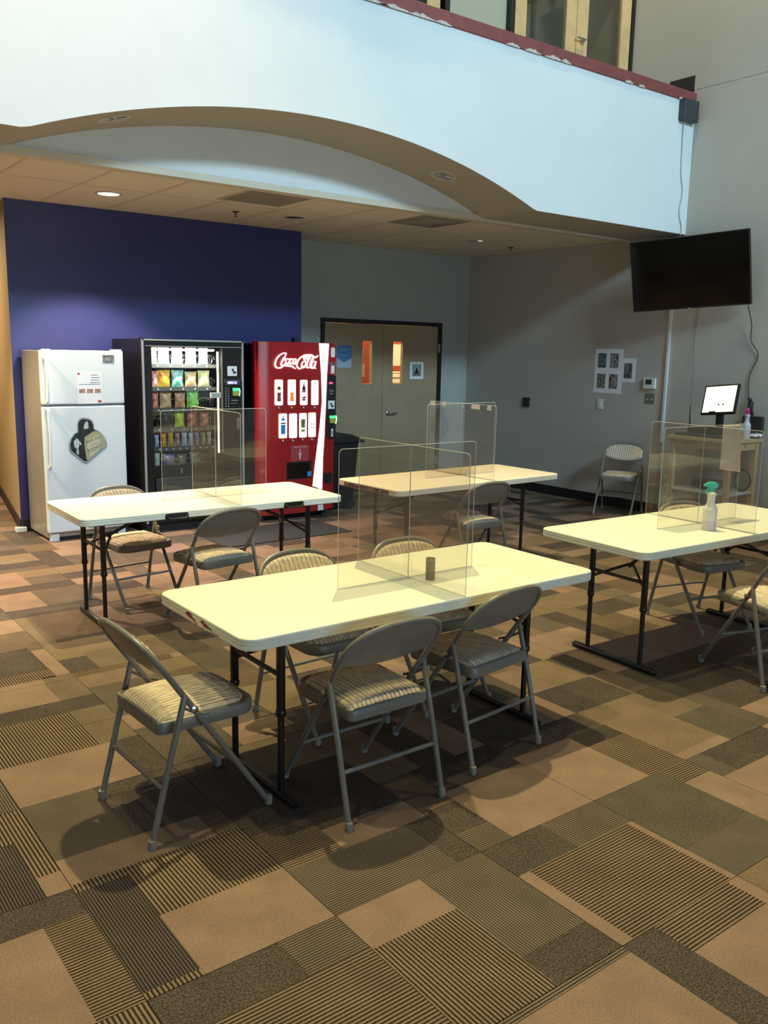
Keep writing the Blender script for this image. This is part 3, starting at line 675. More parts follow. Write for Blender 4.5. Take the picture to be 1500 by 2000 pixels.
# ------------------------------------------------------------------ clear dividers
def make_divider(key, dx, label, H=0.585, x0=-.375, x1=.38, y0=-.378, y1=.385):
    root = empty('table_divider', on_table(key, dx, 0, .738), TBL[key][1], label, 'divider', 'clear table dividers')
    for ax in ('y', 'x'):
        a, b = (y0, y1) if ax == 'y' else (x0, x1); t = .0022
        r = .02
        pl = [(a, 0.0), (b, 0.0)]+[(b-r+r*cos(radians(k*15)), H-r+r*sin(radians(k*15))) for k in range(7)]+[(a+r-r*sin(radians(k*15)), H-r+r*cos(radians(k*15))) for k in range(7)]
        if ax == 'y':
            p = MB().prism(pl, 'x', -t, t).build('acrylic_pane', ACRYL, root)
            loop = [(0, q[0], q[1]) for q in pl]
        else:
            p = MB()
            for lo, hi in ((a, -t*1.2), (t*1.2, b)):
                q = [(max(lo, min(hi, u)), v) for u, v in pl]
                qq = [q[0]]
                for u in q[1:]:
                    if (Vector(u)-Vector(qq[-1])).length > 1e-5: qq.append(u)
                p.prism(qq, 'y', -t, t)
            p = p.build('acrylic_pane', ACRYL, root)
            loop = [(q[0], 0, q[1]) for q in pl]
        MB().tube(loop, .0015, 6, closed=True).build('polished_edge', EDGE, p)
    MB().tube([(0, 0, .0), (0, 0, H)], .0018, 6).build('joint_edge', EDGE, root)
    return root
make_divider('A', 0.095, 'clear acrylic cross divider on the front table beside the brown canister', .587)
make_divider('B', 0.115, 'clear acrylic cross divider on the left rear table, in front of the snack machine', .585)
dC = make_divider('C', 0.085, 'clear acrylic cross divider with tape on top, on the table before the double doors', .585)
make_divider('D', 0.035, 'clear acrylic cross divider on the right table with a beige cloth hung over it', .585)
# ragged tape left along the top of divider C
TAPE = mat('frosted_tape', (0.62, 0.60, 0.54), 0.35)
for y, w_ in ((.36, .07), (.22, .05), (.0, .02), (-.15, .1), (-.30, .05)):
    MB().prism([(y-w_/2, .545), (y+w_/2, .55), (y+w_/2-.01, .587), (y-w_/2+.004, .584)], 'x', -.0036, -.0024).build('tape_scrap', TAPE, dC)

# ------------------------------------------------------------------ items on tables
def spray_bottle(loc, rz, body, trig, label, h=1.0, liquid=None, nozzle=True):
    r = empty('spray_bottle', loc, rz, label, 'bottle')
    pr_ = [(0.001, 0), (.036, 0), (.040, .004), (.040, .115), (.038, .132), (.026, .150), (.022, .162), (.0225, .20), (.026, .205), (.026, .215), (.020, .222), (.015, .224)]
    MB().lathe([(a, b*h) for a, b in pr_], 24).build('bottle_body', body, r, smooth=True)
    if liquid: MB().lathe([(0.001, .002), (.0402, .003), (.0404, .055), (.0402, .056)], 24).build('liquid', liquid, r, smooth=True)
    MB().lathe([(.016, .222*h), (.0165, .222*h+.018), (.012, .222*h+.02)], 16).build('screw_collar', trig, r, smooth=True)
    z = .24*h
    hd = MB().prism([(-.030, z+.012), (-.012, z-.002), (.014, z-.002), (.020, z+.010), (.038, z+.014), (.040, z+.028), (.020, z+.040), (-.012, z+.042), (-.032, z+.030)], 'y', -.011, .011)
    hd.build('spray_head', trig, r, bevel=.003)
    if nozzle:
        MB().prism([(.014, z+.004), (.022, z+.010), (.034, z-.008), (.040, z-.028), (.036, z-.030), (.028, z-.014)], 'y', -.007, .007).build('trigger', trig, r, bevel=.002)
        MB().tube([(.038, 0, z+.021), (.048, 0, z+.021)], .008, 10).build('nozzle', trig, r, smooth=True)
    return r
BOTW = mat('milky_plastic', (0.72, 0.70, 0.66), 0.35); TEAL = mat('teal_plastic', (0.06, 0.50, 0.36), 0.35); PINK = mat('magenta_plastic', (0.65, 0.03, 0.28), 0.35)
spray_bottle((-3.725, -6.173, .738), radians(140), BOTW, TEAL, 'white spray bottle with teal trigger head on the right table', 1.0, mat('lilac_liquid', (0.60, 0.52, 0.60), 0.3))
CAN = mat('brown_label_tin', (0.19, 0.12, 0.075), 0.45, noise=.15, nscale=90)
cn = tag(MB().lathe([(0.001, 0), (.0195, 0), (.021, .003), (.021, .092), (.0195, .095), (.017, .095), (.016, .092), (0.001, .092)], 24).build('canister', CAN, None, (-5.813, -6.142, .738), smooth=True), 'small brown cylindrical canister standing on the front table', 'canister')
MB().lathe([(.0212, .0), (.0214, .002), (.0212, .004)], 24).build('rim', mat('pale_rim', (.4, .3, .2), .4), cn, (0, 0, .086), smooth=True)
# beige cloth hung over the right divider
cl = MB(); nu, nv = 10, 14; V = []
for j in range(nv+1):
    for i in range(nu+1):
        u = i/nu; v = j/nv
        V.append((-0.100+.195*u+.01*v*(u-.3), -0.0052-.008*abs(sin(u*5+v*3))*v, .583-.265*v-.03*u*v))
f = [(j*(nu+1)+i, j*(nu+1)+i+1, (j+1)*(nu+1)+i+1, (j+1)*(nu+1)+i) for j in range(nv) for i in range(nu)]
cl.add(V, f)
p0 = on_table('D', 0.035, 0, .738)
cloth = cl.build('cleaning_cloth', mat('beige_cloth', (0.62, 0.46, 0.34), 0.9, noise=.06, nscale=12, bump=.2), None, on_table('D', 0.305, 0, .738), smooth=True, rot=(0, 0, TBL['D'][1]))
sm = cloth.modifiers.new('solid', 'SOLIDIFY'); sm.thickness = .002
tag(cloth, 'beige cloth hanging from the top of the clear divider on the right table', 'cloth')
MB().box(.060, .095, -.0095, -.0075, .545, .590).build('tape_scrap', TAPE, cloth)
tag(MB().prism(rrect(-.03, .03, -.02, .02, .008, 3), 'z', 0, .006).build('paper_scrap', PAPER, None, on_table('C', .17, .02, .738), rot=(0, 0, .5)), 'small crumpled white scrap on the table before the double doors', 'paper')

# ------------------------------------------------------------------ fridge
FX0, FX1, FYF, FYB = -6.012, -5.286, -1.204, -0.60
fr = empty('refrigerator', (FX0, FYB, 0), 0, 'white top-freezer fridge with grey sides against the blue wall', 'refrigerator')
W_ = FX1-FX0; D_ = FYF-FYB   # negative: toward the viewer
MB().box(0.008, W_-.008, D_+.07, 0, .03, 1.675).build('cabinet', FRIDGESIDE, fr, bevel=.006)
MB().box(.02, W_-.02, D_+.085, D_+.11, .01, .09).build('toe_grille', BLACK, fr)
dz = MB().box(0, W_, D_, D_+.062, 1.214, 1.682).build('freezer_door', FRIDGEW, fr, bevel=.012)
dl = MB().box(0, W_, D_, D_+.062, .085, 1.200).build('fridge_door', FRIDGEW, fr, bevel=.012)
MB().box(.01, W_-.01, D_+.012, D_+.07, 1.198, 1.216).build('door_gasket', mat('grey_gasket', (.12, .12, .12), .6), fr)
def fhandle(z0, z1, par, flip):
    zz0, zz1 = (z0, z1)
    pts = [(.035, D_-.004, zz0), (.038, D_-.03, zz0+.02), (.042, D_-.038, (zz0+zz1)/2), (.038, D_-.03, zz1-.02), (.035, D_-.004, zz1)]
    MB().tube(pts, .013, 10, rs=[.016, .014, .012, .014, .016]).build('handle', FRIDGEW, par, smooth=True)
fhandle(1.225, 1.62, dz, 0); fhandle(.665, 1.185, dl, 1)
for x in (.05, W_-.05): MB().lathe([(0.001, 0), (.02, 0), (.02, .03), (.001, .03)], 12).build('foot', BLACK, fr, loc=(x, D_+.12, 0))
MB().box(W_-.10, W_-.01, D_+.01, D_+.08, 1.682, 1.694).build('hinge_cover', FRIDGEW, fr, bevel=.003)
MB().box(.03, .09, D_+.01, D_+.07, 1.682, 1.690).build('hinge_cover', FRIDGEW, fr, bevel=.003)
for x in (.06, W_-.06): MB().box(x-.035, x+.035, D_+.02, D_+.10, .002, .07).build('levelling_leg', FRIDGEW, fr, bevel=.004)
FY = FYF-.0006
def sheet(name, label, cat, x0, x1, z0, z1, y, m=PAPER, t=.0012, group=None):
    return tag(MB().box(0, x1-x0, -t, 0, 0, z1-z0).build(name, m, None, (x0, y, z0)), label, cat, group)
# notice on freezer
pn = sheet('fridge_notice', 'white printed notice with three small pictures taped to the freezer door', 'notice', -5.716, -5.488, 1.218, 1.502, FY)
ph = MB()
for k in range(3): ph.box(.02+k*.07, .02+k*.07+.055, -.0018, -.0011, .095, .13)
ph.build('picture_print', mat('photo_brown', (.22, .10, .06), .5, col2=(.5, .35, .3), nscale=60, noise=.1), pn)
tl = MB()
for k, (a, b) in enumerate(((.13, .19), (.13, .21), (.13, .2), (.12, .215))): tl.box(a, b, -.0018, -.0011, .25-k*.022, .254-k*.022)
tl.box(.02, .21, -.0018, -.0011, .17, .173); tl.build('text_lines', mat('grey_ink', (.12, .12, .16), .6), pn)
MB().box(.012, .032, -.0018, -.0011, .255, .27).build('red_mark', mat('red_ink', (.45, .03, .03), .5), pn)
MB().box(.185, .215, -.0018, -.0011, .01, .03).build('red_mark', mat('red_ink', (.45, .03, .03), .5), pn)
fp = sheet('fridge_photo', 'small dark photo magnet at the upper right of the freezer door', 'photo', -5.475, -5.372, 1.575, 1.646, FY, mat('dark_photo', (.05, .05, .055), .35, col2=(.35, .36, .4), nscale=45, noise=.1))
# cow-bell magnet, drawn in px of the zoomed photograph and brought to size
def bell_xy(px, py): return (-5.807+(px-60)*.342/1130, 1.099-(py-225)*.411/1355)
def bell_poly(pts, d0, d1, m, name, par):
    return MB().prism([(a+5.807, b-.688) for a, b in (bell_xy(*p) for p in pts)], 'y', d0, d1).build(name, m, par)
out = [(520,225),(430,245),(365,310),(335,390),(332,520),(335,640),(220,700),(120,840),(75,960),(62,1080),(90,1215),(460,1555),(520,1580),(580,1578),(1150,1140),(1185,1080),(1180,980),(1130,830),(1050,720),(950,630),(850,585),(825,560),(815,430),(780,330),(700,265),(620,245)]
def shrink(pts, k):
    cx = sum(p[0] for p in pts)/len(pts); cy = sum(p[1] for p in pts)/len(pts)
    return [(cx+(x-cx)*k, cy+(y-cy)*k) for x, y in pts]
bell = bell_poly(out, -.0010, 0, mat('magnet_grey_rim', (.10, .12, .13), .5), 'bell_magnet', None); bell.location = (-5.807, FY, .688)
tag(bell, 'dark cow-bell shaped magnet reading HAVE YOU COWBELLED TODAY on the fridge door', 'magnet')
bell_poly(shrink(out, .965), -.0016, -.0009, mat('magnet_white_line', (.62, .66, .68), .5), 'outline', bell)
bell_poly(shrink(out, .93), -.0022, -.0015, mat('magnet_black', (.012, .016, .017), .4), 'bell_face', bell)
bell_poly([(530,800),(800,640),(900,640),(1010,720),(1110,860),(1130,1000),(1130,1090),(620,1480),(560,1480),(545,1300),(522,1080),(522,900)], -.0028, -.0021, mat('magnet_khaki', (.34, .34, .20), .5), 'bell_side', bell)
bell_poly([(610,890),(960,740),(990,1000),(1000,1130),(720,1370),(670,1380),(640,1200),(600,1100)], -.0033, -.0027, mat('magnet_cream', (.52, .50, .36), .5), 'text_panel', bell)
bell_poly([(600,340),(540,420),(515,520),(530,575),(655,545),(650,420),(640,350)], -.0028, -.0021, mat('magnet_pale', (.45, .55, .54), .5), 'strap_gap', bell)
bell_poly([(265,800),(285,835),(340,850),(360,900),(420,960),(430,1030),(400,1030),(370,960),(365,1050),(330,1130),(345,1200),(340,1300),(300,1300),(270,1220),(300,1140),(230,1090),(208,990),(215,890),(275,870)], -.0028, -.0021, MATS['magnet_pale'], 'running_mark', bell)
def bell_text(s, px, py, size, ang, m, sx=.8):
    a, b = bell_xy(px, py); t = text('lettering', s, size, m, bell, (a+5.807, -.0034, b-.688), depth=.0003, sx=sx)
    t.rotation_euler = (pi/2, -radians(ang), 0); return t
INK = mat('black_ink', (.015, .015, .015), .5)
bell_text('HAVE YOU', 780, 885, .034, 20, INK); bell_text('COWBELLED', 800, 1010, .021, 22, mat('faded_ink', (.22, .21, .16), .5)); bell_text('TODAY!', 820, 1150, .046, 24, INK)

# ------------------------------------------------------------------ floor mat, bin
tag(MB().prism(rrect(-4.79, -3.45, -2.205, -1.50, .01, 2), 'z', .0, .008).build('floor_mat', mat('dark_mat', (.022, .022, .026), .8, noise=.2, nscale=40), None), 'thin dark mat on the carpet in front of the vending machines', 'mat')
tb = empty('trash_bin', (-2.86, -0.95, 0), 0, 'black wheeled trash bin behind the right side of the red drink machine', 'bin')
MB().loops([[(x*s, y*s, z) for x, y in rrect(-.22, .22, -.24, .24, .04, 4)] for s, z in ((.78, .02), (.8, .03), (1, .74), (.98, .74))]).build('bin_body', BLACK, tb, smooth=True)
MB().prism([(-.25, .735), (.25, .735), (.27, .76), (.10, .83), (-.2, .80), (-.25, .77)], 'y', -.26, .26).build('lid', BLACK, tb, bevel=.01)
MB().tube([(.24, -.2, .75), (.30, -.2, .74), (.30, .2, .74), (.24, .2, .75)], .014, 8).build('handle', BLACK, tb, smooth=True)
for s in (-1, 1): MB().lathe([(.001, -.02), (.06, -.02), (.06, .02), (.001, .02)], 16).build('wheel', BLACK, tb, loc=(.12, s*.2, .06), rot=(pi/2, 0, 0))

# ------------------------------------------------------------------ snack machine
SX0, SX1, SYF, SYB, SZ = -5.150, -4.135, -1.30, -0.575, 1.795
CABBLK = mat('vending_black', (.012, .010, .010), .32); SILV = mat('aluminium_trim', (.62, .64, .62), .3, .6)
sm = empty('snack_machine', (SX0, SYB, 0), 0, 'black glass-front snack vending machine between the fridge and the red machine', 'vending machine')
def sx(x): return x-SX0
def sy(y): return y-SYB
Wm = SX1-SX0; Dm = SYF-SYB
WXL, WXR, WZB, WZT = -5.060, -4.352, .635, 1.725
cb = MB().box(0, .03, Dm+.07, 0, .06, SZ).box(Wm-.03, Wm, Dm+.07, 0, .06, SZ).box(.03, Wm-.03, -.03, 0, .06, SZ).box(.03, Wm-.03, Dm+.07, -.03, SZ-.03, SZ).box(.03, Wm-.03, Dm+.07, -.03, .06, .10)
cb.box(sx(WXR)+.02, Wm-.03, Dm+.07, -.03, .10, SZ-.03)
cb.build('cabinet', CABBLK, sm)
dr = MB().box(.0, sx(WXL), Dm, Dm+.065, .10, SZ-.005).box(sx(WXR), Wm-.0, Dm, Dm+.065, .10, SZ-.005).box(sx(WXL), sx(WXR), Dm, Dm+.065, WZT, SZ-.005).box(sx(WXL), sx(WXR), Dm, Dm+.065, .10, .33).box(sx(WXL), sx(WXR), Dm, Dm+.065, .53, WZB)
do = dr.build('door', CABBLK, sm)
MB().box(-.004, .014, Dm-.012, Dm+.002, .10, SZ).box(Wm-.014, Wm+.004, Dm-.012, Dm+.002, .10, SZ).box(0, Wm, Dm-.012, Dm+.002, SZ-.014, SZ).box(.03, Wm-.014, Dm-.008, Dm+.002, WZT+.006, WZT+.012).build('trim_strip', SILV, sm)
MB().box(sx(WXL), sx(WXR), Dm+.02, Dm+.026, WZB, WZT).build('glass_pane', GLASS, do)
MB().box(.02, Wm-.02, Dm+.08, -.05, 0, .06).build('plinth', BLACK, sm)
MB().box(sx(WXL)-.01, sx(WXR)+.01, Dm+.05, Dm+.20, .33, .53).build('delivery_bin', BLACK, sm)
MB().box(sx(WXL)+.01, sx(WXR)-.01, Dm-.006, Dm+.01, .345, .52).build('bin_flap', mat('dark_grey_flap', (.035, .04, .045), .3), do, bevel=.004)
MB().box(sx(-4.80), sx(-4.785), Dm-.002, Dm+.002, .555, .60).build('lock', STEEL, do)
# light tubes
LT = emis('lamp_white', (1.0, .97, .88), 7.0)
MB().box(sx(WXR)-.030, sx(WXR)-.018, Dm+.045, Dm+.06, .72, 1.69).build('light_tube', emis('lamp_cream', (1.0, .93, .62), 3.2), sm)
MB().box(sx(WXL)+.02, sx(WXR)-.05, Dm+.07, Dm+.095, 1.695, 1.712).build('light_tube', LT, sm)
area('snack_light', (-4.72, -1.245, 1.70), (-4.72, -1.15, 0.9), .6, .03, 30, (1.0, .97, .88))
# inner liner
MB().box(.031, .04, Dm+.08, -.035, .34, 1.76).box(.04, sx(WXR)+.018, -.045, -.035, .34, 1.76).build('liner', mat('grey_liner', (.03, .03, .03), .4), sm)
SHZ = [1.565, 1.350, 1.155, .972, .788, .595]
COIL = mat('steel_wire', (.5, .5, .5), .3, 1.0)
shelf_m = mat('shelf_grey', (.05, .055, .05), .4)
def row_x(px, k=0): return -4.992+(px-300)*.00516
for i, z in enumerate(SHZ):
    s_ = MB().box(sx(WXL)-.02, sx(WXR)+.01, Dm+.10, -.06, z-.006, z).box(sx(WXL)-.02, sx(WXR)+.01, Dm+.096, Dm+.10, z-.030, z+.004).build('shelf', shelf_m, sm)
    n = 9 if i == 4 else 5
    for k in range(n):
        x = sx(-4.99+(k+.0)*.62/(n))+.02
        MB().box(x, x+.012, Dm+.0945, Dm+.0962, z-.018, z-.006).build('price_dot', WHITEPL, s_)
        cx = sx(-4.99+(k+.5)*.62/n)+.005; r = .028 if n == 9 else .045
        pts = [(cx+r*cos(t*pi/5), Dm+.105+t*.0052, z+.003+r+r*sin(t*pi/5)) for t in range(0, 56)]
        MB().tube(pts, .0022, 4).build('coil', COIL, s_)
MB().box(sx(-4.477), sx(-4.375), Dm-.0015, Dm+.0005+.02, 1.255, 1.307).build('notice_sticker', mat('pale_green_paper', (.52, .58, .52), .6), do)
for k in range(2): MB().box(sx(-4.468), sx(-4.385), Dm-.0021, Dm-.0014, 1.287-k*.018, 1.293-k*.018).build('text_line', MATS['grey_ink'], do)
# selection panel
MB().box(sx(-4.300), sx(-4.198), Dm-.0012, Dm+.0, 1.463, 1.557).build('card_sticker', PAPER, do)
MB().prism([(sx(-4.25), 1.535), (sx(-4.235), 1.53), (sx(-4.232), 1.51), (sx(-4.21), 1.505), (sx(-4.205), 1.49), (sx(-4.24), 1.485), (sx(-4.245), 1.51), (sx(-4.255), 1.52)], 'y', Dm-.0018, Dm-.0011).build('hand_print', INK, do)
MB().prism([(sx(-4.335), 1.43), (sx(-4.165), 1.43), (sx(-4.175), 1.375), (sx(-4.325), 1.375)], 'y', Dm-.012, Dm).build('display_housing', mat('dark_grey_plastic', (.05, .05, .055), .3), do)
MB().box(sx(-4.308), sx(-4.204), Dm-.0135, Dm-.0119, 1.387, 1.413).build('display', emis('blue_display', (.25, .22, 1.0), 1.6), do)
text('display_text', '0.00', .022, emis('display_white', (.85, .85, 1), 1.5), do, (sx(-4.275), Dm-.0138, 1.400))
for i in range(8):
    for k in range(2):
        MB().box(sx(-4.325)+k*.026, sx(-4.325)+k*.026+.012, Dm-.004, Dm, 1.338-i*.0245, 1.346-i*.0245+.004).build('key', mat('key_grey', (.25, .27, .27), .4), do)
cr = MB().box(sx(-4.262), sx(-4.18), Dm-.02, Dm, 1.27, 1.352).build('card_reader', BLACKMETAL, do)
MB().box(sx(-4.255), sx(-4.19), Dm-.0215, Dm-.0199, 1.32, 1.348).build('green_light', emis('green_led', (.05, 1.0, .25), 1.3), cr)
MB().box(sx(-4.255), sx(-4.193), Dm-.0215, Dm-.0199, 1.275, 1.318).build('yellow_plate', mat('yellow_green', (.42, .42, .05), .4), cr)
MB().tube([(sx(-4.187), Dm-.022, 1.345), (sx(-4.180), Dm-.024, 1.315), (sx(-4.186), Dm-.022, 1.27)], .004, 6).build('light_edge', emis('pale_green_led', (.6, 1.0, .7), 1.5), cr)
MB().box(sx(-4.26), sx(-4.19), Dm-.003, Dm, 1.225, 1.232).box(sx(-4.275), sx(-4.2), Dm-.003, Dm, 1.20, 1.203).build('coin_slot', SILV, do)
MB().box(sx(-4.205), sx(-4.175), Dm-.006, Dm, .95, 1.06).build('door_lock_plate', mat('mid_grey', (.2, .2, .2), .4), do)
for x in (.14, .0): MB().box(x+.02, x+.08, Dm+.05, Dm+.12, SZ, SZ+.012).build('top_bracket', BLACK, sm)
# snacks
def bagmat(i, c1, c2, sc_=26):
    sat = lambda c: tuple(max(0, min(.95, (sum(c)/3+(v-sum(c)/3)*1.35))) for v in c); c1, c2 = sat(c1), sat(c2)
    return mat('snack_wrap_%d' % i, c1, .25, col2=c2, nscale=sc_, noise=.1, spec=.6)
def snack(i, px, row, w, hgt, c1, c2, label, tilt=0.0, clear=False, name='snack_bag'):
    hgt *= 1.08; n = 10; mb = MB(); rows = 12; front = []; back = []
    for r in range(rows+1):
        t = r/rows
        for k in range(n+1):
            s_ = k/n; e = (sin(pi*s_)**.6)*(sin(pi*t)**.5)
            wob = .002*sin(k*2.3+r*1.7+i); pin = 1-.10*sin(pi*t)
            zig = .002*(k % 2) if r in (0, rows) else 0
            x = (s_-.5)*w*pin; z = t*hgt+zig
            front.append((x, -(.014+.2*w*.5)*e+wob*e, z)); back.append((x, (.012+.16*w*.5)*e, z))
    q = [(r*(n+1)+k, r*(n+1)+k+1, (r+1)*(n+1)+k+1, (r+1)*(n+1)+k) for r in range(rows) for k in range(n)]
    mb.add(front, q); mb.add(back, [f[::-1] for f in q])
    m = PLASTICCLEAR if clear else bagmat(i, c1, c2)
    o = mb.build(name, m, None, (row_x(px), SYF+.145, SHZ[row]+.003), smooth=True, rot=(0, tilt, 0), ang=70)
    return tag(o, label, 'snack', 'snacks in the vending machine')
Wt = (.85, .85, .9)
SN = [
 (302, 0, .07, .15, (.9, .55, .25), (.85, .8, .7), 'orange and white snack bag at the left end of the top shelf'),
 (321, 0, .115, .15, Wt, (.6, .65, .95), 'white and blue crisp bag, second on the top shelf'),
 (347, 0, .115, .15, (.95, .85, .85), (.9, .6, .6), 'pinkish white crisp bag in the middle of the top shelf'),
 (374, 0, .115, .15, (.9, .88, .85), (.9, .75, .7), 'plain white crisp bag, fourth on the top shelf'),
 (399, 0, .10, .15, (.65, .82, .92), Wt, 'light blue and white bag at the right end of the top shelf'),
 (303, 1, .075, .14, (.75, .08, .08), (.9, .8, .75), 'red and white bag at the left end of the second shelf'),
 (321, 1, .125, .15, (.85, .30, .04), (.95, .75, .25), 'orange and yellow crisp bag on the second shelf'),
 (347, 1, .125, .15, (.80, .86, .78), (.05, .50, .40), 'white bag with a teal foot on the second shelf'),
 (373, 1, .125, .135, (.85, .74, .52), (.7, .4, .2), 'cream bag with brown lettering on the second shelf'),
 (399, 1, .125, .145, (.88, .76, .35), (.9, .88, .7), 'pale yellow crisp bag at the right end of the second shelf'),
 (303, 2, .065, .14, (.6, .10, .05), (.8, .5, .4), 'red-brown bag at the left end of the third shelf'),
 (323, 2, .12, .14, (.60, .32, .14), (.75, .6, .45), 'orange patterned crisp bag on the third shelf'),
 (351, 2, .11, .135, (.75, .55, .38), (.5, .2, .12), 'twisted cream and orange bag on the third shelf'),
 (376, 2, .125, .15, (.12, .52, .06), (.5, .75, .3), 'bright green crisp bag on the third shelf'),
 (349, 3, .10, .145, (.50, .58, .05), (.7, .75, .2), 'yellow-green bag in the middle of the fourth shelf'),
 (374, 3, .095, .125, (.60, .04, .03), (.7, .4, .3), 'red bag, left one of two on the fourth shelf'),
 (399, 3, .095, .125, (.45, .04, .05), (.6, .45, .4), 'dark red bag at the right end of the fourth shelf'),
 (304, 4, .045, .11, (.30, .28, .6), (.6, .6, .75), 'purple and white bar at the left end of the fifth shelf'),
 (317.5, 4, .055, .125, (.65, .15, .02), (.8, .5, .1), 'orange and red bar, second on the fifth shelf'),
 (331, 4, .055, .14, (.45, .45, .06), (.6, .35, .05), 'olive yellow bar, third on the fifth shelf'),
 (344.5, 4, .05, .13, (.28, .03, .03), (.6, .4, .35), 'dark red bar, fourth on the fifth shelf'),
 (358, 4, .058, .135, (.35, .38, .5), (.65, .65, .68), 'silver blue packet in the middle of the fifth shelf'),
 (371, 4, .052, .12, (.35, .36, .36), (.6, .6, .6), 'silver packet, sixth on the fifth shelf'),
 (383, 4, .048, .13, (.20, .16, .4), (.5, .48, .55), 'violet and silver bar, seventh on the fifth shelf'),
 (396, 4, .048, .115, (.20, .28, .08), (.4, .45, .3), 'green bar, second from right on the fifth shelf'),
 (408, 4, .048, .12, (.30, .30, .28), (.55, .55, .5), 'grey foil bar at the right end of the fifth shelf'),
 (304, 5, .055, .14, (.40, .48, .38), (.7, .7, .6), 'greenish white packet at the left end of the bottom shelf'),
 (326, 5, .13, .115, (.05, .08, .45), (.35, .25, .2), 'blue pouch with a red oval on the bottom shelf'),
]
for i, s_ in enumerate(SN): snack(i, *s_[:4], s_[4], s_[5], s_[6], name='snack_bag' if s_[1] != 4 else 'candy_bar')
snack(40, 325, 3, .13, .16, Wt, Wt, 'clear empty-looking plastic bag at the left of the fourth shelf', clear=True)
snack(41, 352, 5, .10, .11, (.12, .09, .06), (.3, .25, .18), 'dark brown pouch, third on the bottom shelf')
snack(42, 377, 5, .10, .12, (.16, .13, .12), (.4, .36, .33), 'grey-brown packet, fourth on the bottom shelf')

# ------------------------------------------------------------------ red drink machine
KX0, KX1, KYF, KYB, KZ = -4.005, -3.115, -1.42, -0.62, 1.80
RED = mat('drink_red', (.36, .013, .016), .22, spec=.6); REDP = mat('notice_red', (.40, .05, .06), .4)
GLOW = emis('panel_white', (1.0, .97, .90), 1.7)
kc = empty('drink_machine', (KX0, KYB, 0), 0, 'red Coca-Cola drink vending machine with lit white panels', 'vending machine')
def kx(x): return x-KX0
Wk = KX1-KX0; Dk = KYF-KYB
MB().box(0, Wk, Dk+.16, 0, .07, KZ-.02).build('cabinet', CABBLK, kc, bevel=.008)
MB().box(-.003, Wk+.003, Dk+.10, Dk+.165, 1.50, KZ).build('red_shoulder', RED, kc, bevel=.006)
MB().box(-.002, .0, -.12, -.06, 1.52, 1.76).build('red_side_strip', RED, kc)
# bowed door
xsn = 16; fr_, bk_ = [], []
dm = MB(); ring = []
for k in range(xsn+1):
    u = k/xsn; x = u*Wk; ring.append((x, Dk+.045-.055*sin(pi*u)**.45 if 0 < k < xsn else Dk+.045))
def ky(x):   # door front y at local x
    u = max(0.0, min(1.0, x/Wk)); return Dk+.045-.055*max(0, sin(pi*u))**.45
ringb = [(Wk, Dk+.155), (0, Dk+.155)]
dm.prism(ring+ringb, 'z', .075, KZ-.004)
kd = dm.build('door', RED, kc, smooth=True, ang=30)
FRONT = Dk-.0105
def kbox(name, x0, x1, z0, z1, m, par=None, proud=.004, r=.012, extra=0):
    x0, x1 = kx(x0), kx(x1); f = min(ky(x0), ky(x1), ky((x0+x1)/2))-proud-extra
    bk = max(ky(x0), ky(x1))+.002
    if par is None: par = kd
    return MB().prism(rrect(x0, x1, z0, z1, r, 4), 'y', f, bk).build(name, m, par), f
def kpoly(name, pts, m, par, f0, f1): return MB().prism([(kx(a), b) for a, b in pts], 'y', f0, f1).build(name, m, par)
COLA = mat('cola_brown', (.16, .035, .02), .4, col2=(.5, .12, .05), nscale=60); BLUEP = mat('sport_blue', (.03, .25, .75), .4); YGRN = mat('can_yellow_green', (.35, .40, .05), .4, col2=(.05, .06, .03), nscale=60)
REDL = mat('label_red', (.6, .03, .03), .4); ORNG = emis('juice_orange', (.75, .25, .06), .5)
panels = [(-3.847, -3.760, 1.180, 1.430), (-3.703, -3.614, 1.180, 1.430), (-3.562, -3.477, 1.177, 1.427), (-3.427, -3.343, 1.175, 1.423),
          (-3.804, -3.714, .852, 1.096), (-3.688, -3.600, .850, 1.094), (-3.572, -3.484, .850, 1.095), (-3.462, -3.374, .850, 1.097)]
